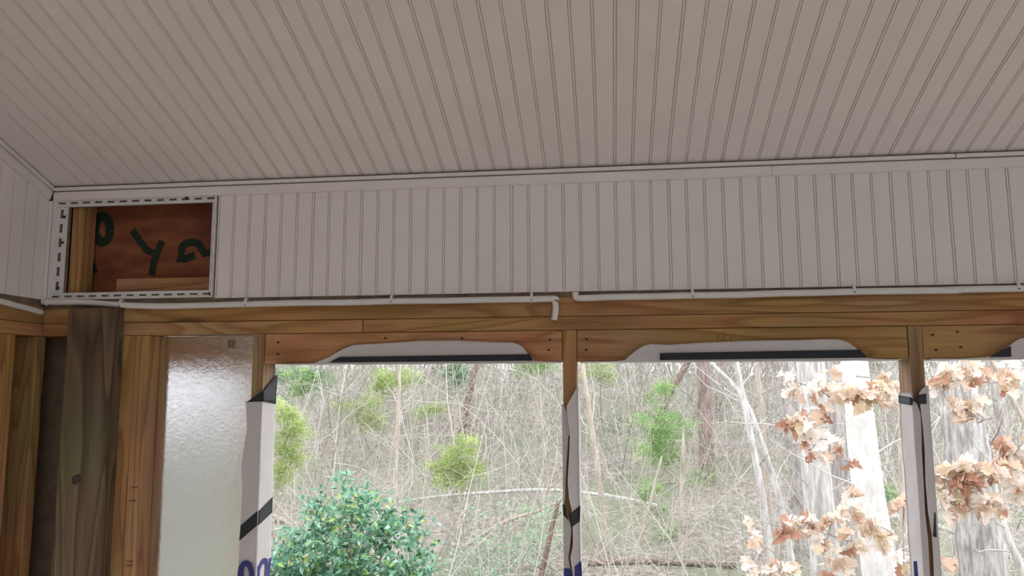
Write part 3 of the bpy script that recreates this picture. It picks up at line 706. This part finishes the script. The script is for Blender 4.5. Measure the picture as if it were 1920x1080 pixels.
TR('sapling', 'tan stem half hidden by the wrapped stud near the pale trunks', 'sapling', [(1692, 700), (1690, 850), (1694, 1000), (1698, 1080)], 10.0, (10, 12), BARK_T, 6, .6, G1, up=3)
def log(name, label, px, Y, w, mt, dY=0.0, n=0, lie=True, lift=.05, prop=False):
    if lie:                                  # rest every point on the ground it is seen against
        P = []
        for i_, (a, b_) in enumerate(px):
            lf = .05+(lift-.05)*(i_/(len(px)-1) if prop else math.sin(math.pi*i_/(len(px)-1)))     # propped at its far end, or held up in the middle
            for yy in np.arange(6, 40, .05):
                p = at(a, b_, yy)
                if p[2] <= gh(p[0], yy)+lf: break
            P.append(p)
        Y = float(np.mean([p[1] for p in P])); P = [at(a, b_, (.75*Y+.25*p[1]) if lift < .1 else p[1]) for (a, b_), p in zip(px, P)]
    else: P = [at(a, b_, Y+dY*i) for i, (a, b_) in enumerate(px)]
    ppm = FPX/Y; Q = smooth_path(P, 24); R = np.linspace(w[0], w[1], 24)/ppm/2
    V, F = limb_mesh(Q, R, 8); OBST.append((Q, R+.02))
    root = empty(name, (float(Q[12][0]), float(Q[12][1]), float(Q[:, 2].min()))); tag(root, label, 'fallen wood', 'fallen wood in the thicket')
    obj('stem', V, F, mt, root, True)
    if n:
        for V, F in twigs_from(Q, R, n, .5, int(px[0][0])): obj('branch', V, F, mt, root, True)
log('fallen_pole', 'long pale fallen pole lying level below the round cedar', [(740, 942), (830, 930), (900, 925), (990, 919), (1050, 920), (1110, 926), (1175, 936), (1230, 948)], 11.0, (5, 8), BARK_W, .05, 6, lift=.6)
log('fallen_branch', 'fallen branch slanting upward from the vine leaves', [(860, 1030), (905, 1003), (950, 977), (1000, 961), (1045, 942)], 9.6, (8, 6), BARK_T, .08, 8, lift=.85, prop=True)
log('fallen_log', 'dark rotten stem leaning by the wrapped stud', [(1046, 945), (1030, 1010), (1012, 1090), (1000, 1140)], 10.0, (8, 13), BARK_B, .03, 3, lie=False)
log('fallen_limb', 'pale broken limb lying behind the oak leaves', [(1650, 962), (1700, 973), (1760, 988), (1815, 1012)], 8.8, (12, 9), BARK_W, .04, 3)
log('fallen_limb', 'pale broken limb lying past the great tree', [(1860, 1024), (1890, 1040), (1935, 1060)], 8.8, (10, 11), BARK_W, .04, 2)
log('dead_limb', 'dark dead limb jutting from the great tree', [(1832, 827), (1865, 834), (1900, 842), (1930, 850)], 7.62, (9, 6), BARK_B, .05, 3, lie=False)
log('fallen_log', 'low brown log lying across the forest floor', [(1100, 1056), (1200, 1052), (1300, 1056), (1380, 1058)], 11.5, (10, 10), BARK_B, .05, 2)
log('fallen_branch', 'curving fallen branch left of the green bush', [(500, 960), (530, 975), (570, 1000)], 8.5, (8, 6), BARK_T, .05, 3)

# --- bare thicket: uncountable thin stems
def hits(P):
    """which of the polylines P (N,K,3) run through a trunk, a log or an evergreen"""
    t = np.linspace(0, P.shape[1]-1, 4*(P.shape[1]-1)+1); i = np.minimum(t.astype(int), P.shape[1]-2); u = (t-i)[None, :, None]
    S = P[:, i]*(1-u)+P[:, i+1]*u; lo = S.min(1); hi = S.max(1); bad = np.zeros(len(P), bool)
    for Q, r in OBST:
        if len(Q) > 1:
            tt = np.linspace(0, len(Q)-1, 3*len(Q)); Q = np.stack([np.interp(tt, np.arange(len(Q)), Q[:, k]) for k in range(3)], -1); r = np.interp(tt, np.arange(len(r)), r)
        m_ = r.max(); c = np.where(((hi >= Q.min(0)-m_) & (lo <= Q.max(0)+m_)).all(1) & ~bad)[0]
        for b0 in range(0, len(c), 400):
            cc = c[b0:b0+400]; d2 = ((S[cc][:, :, None, :]-Q[None, None])**2).sum(-1); bad[cc] |= (d2 < (r**2)[None, None]).any((1, 2))
    return bad
def thicket(name, label, n, y0, y1, hmin, hmax, rad, seed, nb, cols, lean=.3, side=False):
    rs = np.random.default_rng(seed)
    y = np.sqrt(rs.uniform(y0**2, y1**2, n)); x = y*rs.uniform(-.52, .62, n)
    if side: x, y = -y, rs.uniform(-30, 6, n)
    z = gz(x, y)
    h = rs.uniform(hmin, hmax, n)*rs.choice([.5, 1, 1, 1.2], n); K = 7; t = np.linspace(0, 1, K)
    dirx = rs.normal(0, lean, n); diry = rs.normal(0, lean, n)
    base = np.stack([x, y, z-.05], -1)
    P = base[:, None, :] + np.stack([dirx[:, None]*t*h[:, None], diry[:, None]*t*h[:, None], t*h[:, None]], -1)
    P = P + np.cumsum(rs.normal(0, .022, (n, K, 3)), axis=1)*h[:, None, None]*t[None, :, None]
    bend = rs.normal(0, .25, (n, 1))*h[:, None]; P[..., 0] += bend*t**2; P[..., 2] -= np.abs(bend)*.5*t**2
    ok = ~hits(P); P, h = P[ok], h[ok]; n = len(h)
    r0 = rad*rs.uniform(.5, 1.5, n)*np.sqrt(h/2.5); R = r0[:, None]*np.linspace(1, .3, K)
    V1, F1 = tubes(P, R, 3)
    c = np.array(cols)[rs.integers(0, len(cols), n)]*rs.uniform(.75, 1.15, (n, 1))
    C1 = np.repeat(c, K*3, axis=0)
    # side branches
    m_ = n*nb; src = np.repeat(np.arange(n), nb); k = rs.integers(1, K-1, m_); a = rs.uniform(0, 2*math.pi, m_)
    d = np.stack([np.cos(a), np.sin(a), rs.uniform(-.25, 1.0, m_)], -1); d /= np.linalg.norm(d, axis=1, keepdims=True)
    L = h[src]*rs.uniform(.12, .42, m_); KB = 5; tb = np.linspace(0, 1, KB)
    Q = P[src, k][:, None, :] + d[:, None, :]*L[:, None, None]*tb[None, :, None] + np.cumsum(rs.normal(0, .06, (m_, KB, 3)), axis=1)*L[:, None, None]*tb[None, :, None]
    ok = ~hits(Q); Q, src, k = Q[ok], src[ok], k[ok]
    RB = (R[src, k]*.5)[:, None]*np.linspace(1, .45, KB)
    V2, F2 = tubes(Q, RB, 3); C2 = np.repeat(c[src], KB*3, axis=0)
    o = obj(name, np.concatenate([V1, V2]), np.concatenate([F1, F2+len(V1)]), TWIG, None, False, np.concatenate([C1, C2]))
    return tag(o, label, 'thicket', kind='stuff')
PAL = [(.74, .70, .64), (.62, .58, .51), (.55, .50, .46), (.80, .77, .73), (.45, .41, .36), (.66, .60, .54), (.52, .53, .43)]
PAL2 = [(.48, .45, .40), (.37, .34, .31), (.58, .55, .51), (.31, .29, .25), (.42, .38, .35), (.36, .38, .29)]

# --- evergreens
def cedar(label, blobs, Y, cols, seed, n=2600, name='cedar', size=.05, cat='cedar', trunk=True):
    """soft evergreen: needle sprays gathered in tufts inside ellipses given in the photograph (px,py,rx,ry)"""
    rs = np.random.default_rng(seed); ppm = FPX/Y; VV = []; CC = []; cs = []
    area = np.array([b_[2]*b_[3] for b_ in blobs], float); area /= area.sum()
    root_p = None
    for (px, py, rx, ry), fr_ in zip(blobs, area):
        c = at(px, py, Y); r = np.array([rx/ppm, max(rx, ry)*.8/ppm, ry/ppm]); cs.append(c); OBST.append((c[None], np.array([r.min()*.95])))
        nt_ = max(4, int(n*fr_/42))
        for k in range(nt_):
            u = rs.normal(0, 1, 3); u /= np.linalg.norm(u); tc = c + u*r*rs.uniform(.1, 1.35)**.7
            ax = u*np.array([1, 1, .3])+np.array([0, 0, .5])+rs.normal(0, .25, 3); ax /= np.linalg.norm(ax)
            q = 42; s = rs.normal(0, .55, (q, 3))*size*1.7*np.array([1.2, 1.2, .8]); p0 = tc+s
            d = ax*.8+rs.normal(0, .55, (q, 3)); d /= np.linalg.norm(d, axis=1, keepdims=True); L = size*rs.uniform(.6, 1.5, (q, 1))
            w = np.cross(d, rs.normal(0, 1, (q, 3))); w /= np.linalg.norm(w, axis=1, keepdims=True)+1e-9; w *= size*.13
            VV.append(np.stack([p0-w, p0+w, p0+d*L], 1).reshape(-1, 3))
            cc = np.array(cols[rs.integers(len(cols))])*rs.uniform(.7, 1.2); CC.append(np.repeat((cc*rs.uniform(.8, 1.2, (q, 1))), 3, axis=0))
    V = np.concatenate(VV); F = np.arange(len(V)).reshape(-1, 3)
    top = max(cs, key=lambda c: c[2]); bx_ = float(np.mean([c[0] for c in cs])); z0 = gh(bx_, Y)-.1
    root = empty(name, (bx_, Y, z0)); tag(root, label, cat, 'evergreens in the thicket')
    tag(obj('foliage', V, F, CEDARM, root, False, np.clip(np.concatenate(CC), 0, 1)), kind='stuff')
    P = [np.array([bx_, Y, z0])]+sorted(cs, key=lambda c: c[2]); Q = smooth_path(P, 14); OBST.append((smooth_path(P, 40), np.full(40, .06)))
    Vt, Ft = limb_mesh(Q, np.linspace(.02, .005, 14), 6); obj('trunk', Vt, Ft, BARK_T, root, True)
    return root
YG = [(.46, .56, .20), (.40, .50, .20), (.34, .44, .17), (.52, .60, .27)]
MG = [(.34, .52, .20), (.28, .44, .17), (.40, .57, .25), (.24, .38, .15)]
DG = [(.12, .26, .12), (.16, .31, .15), (.20, .34, .18)]
cedar('round bushy yellow green cedar above the fallen pole', [(852, 868, 40, 36), (872, 850, 28, 30), (835, 880, 28, 25), (862, 895, 34, 20), (885, 880, 20, 22)], 12.0, YG, 21, 5200, size=.055)
cedar('feathery tall cedar in front of the purplish brown pine', [(1232, 735, 22, 28), (1225, 790, 28, 26), (1252, 800, 38, 28), (1245, 838, 45, 26), (1222, 850, 22, 24), (1310, 893, 26, 12), (1222, 915, 22, 18), (1212, 935, 16, 10), (1258, 1005, 26, 16), (1245, 1040, 15, 12), (1230, 960, 16, 14)], 13.0, MG, 22, 6500, size=.06)
cedar('wispy yellow green cedar at the wrapped stud by the foil board', [(535, 775, 20, 26), (560, 800, 24, 22), (530, 830, 26, 24), (550, 862, 24, 20), (528, 885, 22, 16), (520, 905, 18, 10), (515, 760, 14, 12)], 10.5, YG, 23, 5000, size=.05)
cedar('yellow green cedar under the header at the top of the hill', [(735, 712, 38, 22), (715, 725, 26, 18), (770, 708, 20, 16)], 18.0, YG, 24, 3200, size=.075)
cedar('low spreading cedar on the hillside left of the tan sapling', [(655, 764, 26, 14), (690, 758, 20, 14), (685, 795, 26, 14), (700, 780, 20, 14)], 17.0, YG, 25, 3000, size=.07)
cedar('pale olive cedar near the leaning brown trunk', [(795, 772, 24, 12), (820, 766, 14, 10)], 17.0, YG, 26, 1300, size=.07)
cedar('bright green cedar tip in the top corner by the middle stud', [(985, 690, 28, 14), (1022, 688, 22, 12), (1000, 680, 30, 12)], 19.0, MG, 27, 2200, size=.08)
cedar('dark blue green pine bough next to the leaning brown trunk', [(858, 712, 20, 26), (846, 695, 20, 14)], 21.0, DG, 28, 2000, size=.085, name='evergreen_tree', cat='evergreen')
cedar('dark leafy evergreen high on the hill beyond the wispy cedar', [(590, 712, 36, 20), (560, 735, 20, 18), (540, 700, 24, 14)], 17.0, DG+MG, 29, 2600, size=.08, name='evergreen_tree', cat='evergreen')
cedar('olive cedar against the sky behind the middle stud', [(1115, 697, 34, 16), (1135, 708, 18, 14), (1100, 860, 12, 16)], 20.0, YG, 30, 2200, size=.085)
cedar('dim green undergrowth cedar between the middle stud and pine', [(1160, 800, 24, 30), (1150, 860, 26, 24)], 20.0, DG+PAL2[:1], 31, 1600, size=.08)
cedar('dark green undergrowth at the foot of the forked pines', [(1375, 1030, 30, 20), (1420, 1050, 26, 18), (1395, 1010, 20, 14)], 14.0, DG, 32, 1500, size=.06, name='evergreen_shrub', cat='shrub')
cedar('small green shrub on the floor beneath the whitest trunk', [(1665, 930, 24, 12), (1672, 1065, 16, 14)], 12.0, MG+DG, 33, 1000, size=.05, name='evergreen_shrub', cat='shrub')

thicket('bare_thicket', 'tangled pale bare stems of the near underbrush', 900, 8.5, 14, .8, 2.3, .0075, 3, 9, PAL)
thicket('bare_thicket', 'dense grey brown bare brush covering the middle hillside', 2400, 14.3, 26, 1.2, 3.6, .010, 4, 9, PAL+PAL2)
thicket('bare_thicket', 'distant bare woodland closing off the hilltop', 1400, 27, 48, 3, 9, .022, 5, 9, PAL2)
thicket('bare_thicket', 'bare woodland standing beyond the side wall', 3200, 4, 28, 2.5, 7, .03, 6, 9, PAL2, side=True)

# --- glossy green bush: 300 leaves built singly, the rest as one mass
def leaf_template(L=1.0, W=.46):
    xs_ = [0, .18, .42, .68, .88, 1.0]; ws = [.05, .62, 1.0, .82, .38, 0]
    V = []; 
    for a, w in zip(xs_, ws):
        z = -.18*(a-.3)**2*L; V += [(a*L, -w*W/2*L, z+.07*w*L), (a*L, 0, z), (a*L, w*W/2*L, z+.07*w*L)]
    F = []
    for i in range(5): F += [(3*i, 3*i+3, 3*i+4, 3*i+1), (3*i+1, 3*i+4, 3*i+5, 3*i+2)]
    return np.array(V), np.array(F)
LV, LF = leaf_template()
def frames(rs, n, outward, droop=.2):
    d = outward+rs.normal(0, .7, (n, 3)); d[:, 2] -= droop; d /= np.linalg.norm(d, axis=1, keepdims=True)
    up = np.array([0, -.35, 1.])+rs.normal(0, .45, (n, 3)); s = np.cross(up, d); s /= np.linalg.norm(s, axis=1, keepdims=True)+1e-9
    return d, s, np.cross(d, s)
BY = 5.2; bc = at(665, 1065, BY)
bush = empty('broadleaf_bush', (bc[0], BY, gh(bc[0], BY))); tag(bush, 'glossy green broadleaf bush in front of the hillside', 'bush')
rs = np.random.default_rng(77); ppm = FPX/BY
lob = [(655, 1005, 88, 76), (600, 1055, 85, 64), (730, 1045, 72, 70), (555, 1090, 75, 55), (670, 1100, 130, 70), (775, 1100, 40, 45), (648, 955, 45, 32), (520, 1110, 55, 40), (695, 975, 42, 34), (640, 1190, 170, 110), (640, 1330, 150, 140)]
NS = 960; PL = 16; pts = []; outs = []
ar = np.array([l[2]*l[3] for l in lob], float); ar /= ar.sum()
for l, fr_ in zip(lob, ar):
    for k in range(int(NS*fr_)):
        u = rs.normal(0, 1, 3); u /= np.linalg.norm(u); u[1] = -abs(u[1]) if rs.random() < .6 else u[1]
        c = at(l[0], l[1], BY); r = np.array([l[2], max(l[2], l[3]), l[3]])/ppm
        ax = u*np.array([1, 1, .6])+np.array([0, 0, .55])+rs.normal(0, .3, 3); ax /= np.linalg.norm(ax)
        p0 = c+u*r*rs.uniform(.35, .95)**.6; Ls = rs.uniform(.09, .2); m_ = PL+int(rs.integers(-5, 6))
        t_ = rs.uniform(0, 1, (m_, 1)); side = rs.normal(0, 1, (m_, 3)); side -= (side@ax)[:, None]*ax; side /= np.linalg.norm(side, axis=1, keepdims=True)
        pts.append(p0+ax*Ls*t_+side*rs.uniform(.002, .02, (m_, 1))); outs.append(side*1.3+ax*.8)
pts = np.concatenate(pts); outs = np.concatenate(outs); n = len(pts)
d, s, w = frames(rs, n, outs, .15); size = rs.uniform(.028, .056, n)
BC = np.array([(.13, .31, .19), (.17, .38, .24), (.22, .45, .30), (.08, .20, .13), (.32, .54, .40), (.42, .58, .16), (.66, .48, .28), (.36, .56, .44)])
pick = rs.choice(len(BC), n, p=[.14, .17, .2, .1, .17, .09, .02, .11])
front = np.argsort(pts[:, 1]-.3*pts[:, 2]+np.where(pts[:, 2] < .82, 9, 0))[:300]
LEAVES = []
for q in range(len(BC)):
    me = bpy.data.meshes.new('leaf'); me.from_pydata([tuple(v) for v in LV], [], [tuple(f) for f in LF.tolist()])
    a = me.color_attributes.new('col', 'FLOAT_COLOR', 'POINT'); a.data.foreach_set('color', np.tile(np.append(BC[q], 1).astype(np.float32), len(LV)))
    me.materials.append(LEAFM); LEAVES.append(me)
for i in front:
    o = bpy.data.objects.new('leaf', LEAVES[pick[i]]); COL.objects.link(o); o.parent = bush
    M4 = Matrix.Identity(4)
    for r_ in range(3): M4[r_][0], M4[r_][1], M4[r_][2], M4[r_][3] = d[i][r_]*size[i], s[i][r_]*size[i], w[i][r_]*size[i], pts[i][r_]-bush.location[r_]
    o.matrix_basis = M4
rest = np.setdiff1d(np.arange(n), front)
def leaf_mass(idx, pts, d, s, w, size, col):
    V = pts[idx, None]+size[idx, None, None]*(LV[None, :, 0:1]*d[idx, None]+LV[None, :, 1:2]*s[idx, None]+LV[None, :, 2:3]*w[idx, None])
    F = (LF[None]+(np.arange(len(idx))*len(LV))[:, None, None]).reshape(-1, 4)
    return V.reshape(-1, 3), F, np.repeat(col[idx], len(LV), axis=0)
cl = BC[pick]*rs.uniform(.7, 1.2, (n, 1))
V, F, C = leaf_mass(rest, pts, d, s, w, size, cl); tag(obj('foliage', V, F, LEAFM, bush, True, C), kind='stuff')
b0 = np.array(bush.location); VV = []; FF = []; off = 0
for k in range(26):
    tgt = pts[rs.integers(n)]; P = smooth_path([b0+rs.normal(0, .05, 3)*np.array([1, 1, 0]), (b0+tgt)/2+rs.normal(0, .08, 3), tgt], 8)
    V, F = tubes(P[None], np.linspace(.012, .003, 8)[None], 5); obj('stem', V, F, BARK_B, bush, True)

# --- pale green vines in the lower middle of the thicket
def vine(name, label, blobs, Y, cnt, cols, seed, sz):
    rs = np.random.default_rng(seed); ppm = FPX/Y; pts = []
    ar = np.array([b_[2]*b_[3] for b_ in blobs], float); ar /= ar.sum()
    for b_, f_ in zip(blobs, ar):
        k = int(cnt*f_); u = rs.normal(0, .5, (k, 3)); pts.append(at(b_[0], b_[1], Y)+u*np.array([b_[2], b_[2]*1.2, b_[3]])/ppm)
    pts = np.concatenate(pts); n = len(pts); d, s, w = frames(rs, n, rs.normal(0, .6, (n, 3)), .1); size = rs.uniform(.6, 1.3, n)*sz
    cl = np.array(cols)[rs.integers(0, len(cols), n)]*rs.uniform(.75, 1.2, (n, 1))
    V, F, C = leaf_mass(np.arange(n), pts, d, s, w, size, cl); return tag(obj(name, V, F, LEAFM, None, True, np.clip(C, 0, 1)), label, 'vine', kind='stuff')
VC = [(.30, .50, .36), (.24, .44, .31), (.38, .56, .42), (.42, .52, .28)]
vine('honeysuckle_vine', 'pale blue green vine leaves trailing right of the bush', [(960, 1030, 90, 40), (880, 1050, 70, 40), (1010, 1000, 40, 40), (930, 1080, 110, 40), (1040, 950, 30, 24), (900, 960, 30, 14), (980, 950, 50, 14)], 11.2, 1700, VC, 41, .055)

# --- oak branches holding dry leaves
def oak_leaf():
    half = [(0, .02), (.10, .03), (.2, .16), (.28, .20), (.34, .10), (.44, .28), (.54, .32), (.58, .15), (.68, .30), (.78, .28), (.80, .14), (.90, .16), (1.0, .02)]
    V = []
    for a, h in half: V += [(a, -h, .16*h+.10*math.sin(a*5)), (a, 0, .10*math.sin(a*5)-.03), (a, h, .2*h+.10*math.sin(a*5))]
    F = []
    for i in range(len(half)-1): F += [(3*i, 3*i+3, 3*i+4, 3*i+1), (3*i+1, 3*i+4, 3*i+5, 3*i+2)]
    return V, F
OV, OF = oak_leaf(); OAKC = [(.84, .72, .61), (.72, .54, .42), (.52, .29, .20), (.90, .83, .76), (.76, .62, .44), (.40, .20, .14)]
OAK = []
for c in OAKC:
    for tw in (0, 1):
        V = np.array(OV); 
        if tw: V[:, 2] += .7*V[:, 1]*np.sin(V[:, 0]*5)+.55*(V[:, 0]-.4)**2+.25*np.abs(V[:, 1])
        else: V[:, 2] += -.6*(V[:, 0]-.3)**2+np.abs(V[:, 1])*.9
        me = bpy.data.meshes.new('leaf'); me.from_pydata([tuple(v) for v in V], [], OF)
        a = me.color_attributes.new('col', 'FLOAT_COLOR', 'POINT'); a.data.foreach_set('color', np.tile(np.array([*c, 1], np.float32), len(V)))
        me.polygons.foreach_set('use_smooth', [True]*len(me.polygons)); me.materials.append(OAKM); OAK.append(me)
def oak(label, Y, root_pt, clusters, seed):
    """clusters: (px,py,rx,ry,count[,dark]); a limb runs from root_pt through the cluster centres"""
    rs = np.random.default_rng(seed); ppm = FPX/Y
    cen = [at(c[0], c[1], Y)+np.array([0, rs.uniform(-.12, .12), 0]) for c in clusters]
    base = empty('oak_branch', tuple(float(v) for v in root_pt)); tag(base, label, 'oak branch', 'oak branches with dry leaves')
    VV = []; FF = []; off = 0; prev = np.array(root_pt, float)
    done = [(prev, .011)]
    for c in cen:
        a, r0 = min(done, key=lambda q: np.linalg.norm(q[0]-c)+(0 if q[1] < .010 else .25))
        mid = (a+c)/2+rs.normal(0, .04, 3); P = smooth_path([a, mid, c], 8)
        V, F = tubes(P[None], np.linspace(max(.0045, r0*.8), .0035, 8)[None], 5); obj('twig', V, F, BARK_G, base, True); done.append((c, .007)); done.append((mid, .007))
    for c, ce_ in zip(clusters, cen):
        for k in range(int(c[4]*1.8+.5)):
            u = rs.uniform(-1, 1, 3); p = ce_+u*np.array([c[2], 10, c[3]])/ppm
            dd = np.array([u[0]*.6, rs.normal(0, .4), -.55])+rs.normal(0, .45, 3); dd /= np.linalg.norm(dd)
            upv = np.array([rs.normal(0, .5), -1, .8])+rs.normal(0, .4, 3); ss = np.cross(upv, dd); ss /= np.linalg.norm(ss); ww = np.cross(dd, ss)
            L = rs.uniform(.10, .155); pk = rs.choice(6, p=[.25, .18, .07, .36, .11, .03])
            if len(c) > 5: pk = c[5]
            o = bpy.data.objects.new('leaf', OAK[pk*2+int(rs.integers(2))]); COL.objects.link(o); o.parent = base
            M4 = Matrix.Identity(4); p = p-dd*L*.4
            for r_ in range(3): M4[r_][0], M4[r_][1], M4[r_][2], M4[r_][3] = dd[r_]*L, ss[r_]*L, ww[r_]*L, p[r_]-root_pt[r_]
            o.matrix_basis = M4
pC = at(1607, 722, 8.2)
oak('upper oak branch of dry tan leaves across the pale trunks', 6.6, at(1606, 705, 8.09), [(1670, 722, 20, 20, 9), (1660, 750, 24, 14, 8), (1625, 740, 24, 22, 11), (1590, 735, 20, 20, 9), (1560, 745, 22, 20, 10), (1535, 718, 18, 10, 5), (1478, 705, 10, 12, 3, 3), (1490, 735, 8, 14, 3), (1500, 795, 16, 10, 5), (1480, 800, 10, 8, 3, 2), (1530, 785, 20, 12, 7), (1512, 825, 10, 14, 4), (1550, 835, 16, 20, 7), (1530, 860, 12, 8, 3), (1590, 865, 8, 8, 1, 2), (1570, 695, 14, 6, 3)], 51)
oak('lower oak branch of dry leaves before the pale trunks', 6.4, at(1641, 1010, 8.06), [(1650, 1008, 22, 16, 7), (1632, 980, 12, 10, 3), (1598, 930, 10, 14, 4), (1585, 955, 16, 12, 6), (1560, 970, 16, 12, 6), (1525, 985, 16, 14, 7), (1545, 1015, 14, 12, 5), (1590, 1010, 16, 16, 5), (1465, 985, 12, 12, 4, 2), (1485, 990, 8, 8, 2), (1415, 985, 10, 8, 2), (1412, 1010, 8, 10, 2), (1460, 1062, 18, 16, 7), (1425, 1070, 22, 12, 6), (1580, 1065, 18, 16, 7), (1545, 1075, 10, 8, 3, 2), (1400, 1055, 8, 8, 2)], 52)
rD = at(1808, 800, 7.5)
oak('oak branch of dry leaves hanging high before the great tree', 6.2, at(1797, 720, 7.45), [(1772, 705, 16, 16, 8), (1775, 725, 14, 14, 6), (1835, 692, 14, 12, 5), (1832, 712, 12, 10, 4), (1800, 690, 12, 6, 3), (1790, 760, 12, 10, 4), (1825, 762, 16, 12, 7), (1815, 778, 10, 10, 3), (1905, 695, 10, 14, 4), (1900, 725, 10, 12, 4)], 53)
oak('oak branch thick with dry leaves hanging low before the great tree', 6.0, at(1822, 900, 7.43), [(1790, 872, 16, 10, 7), (1770, 890, 12, 16, 7), (1800, 900, 16, 12, 7, 2), (1815, 885, 16, 10, 6), (1848, 880, 18, 10, 8), (1780, 930, 14, 14, 6), (1815, 945, 14, 14, 7), (1850, 940, 16, 14, 8), (1785, 970, 8, 10, 2), (1880, 950, 12, 14, 5), (1885, 885, 16, 14, 7), (1905, 860, 16, 14, 7), (1915, 825, 12, 14, 5), (1905, 915, 16, 14, 7), (1895, 840, 12, 10, 4), (1692, 948, 12, 12, 4, 1), (1703, 1060, 10, 12, 3), (1790, 1068, 8, 8, 2, 1)], 54)
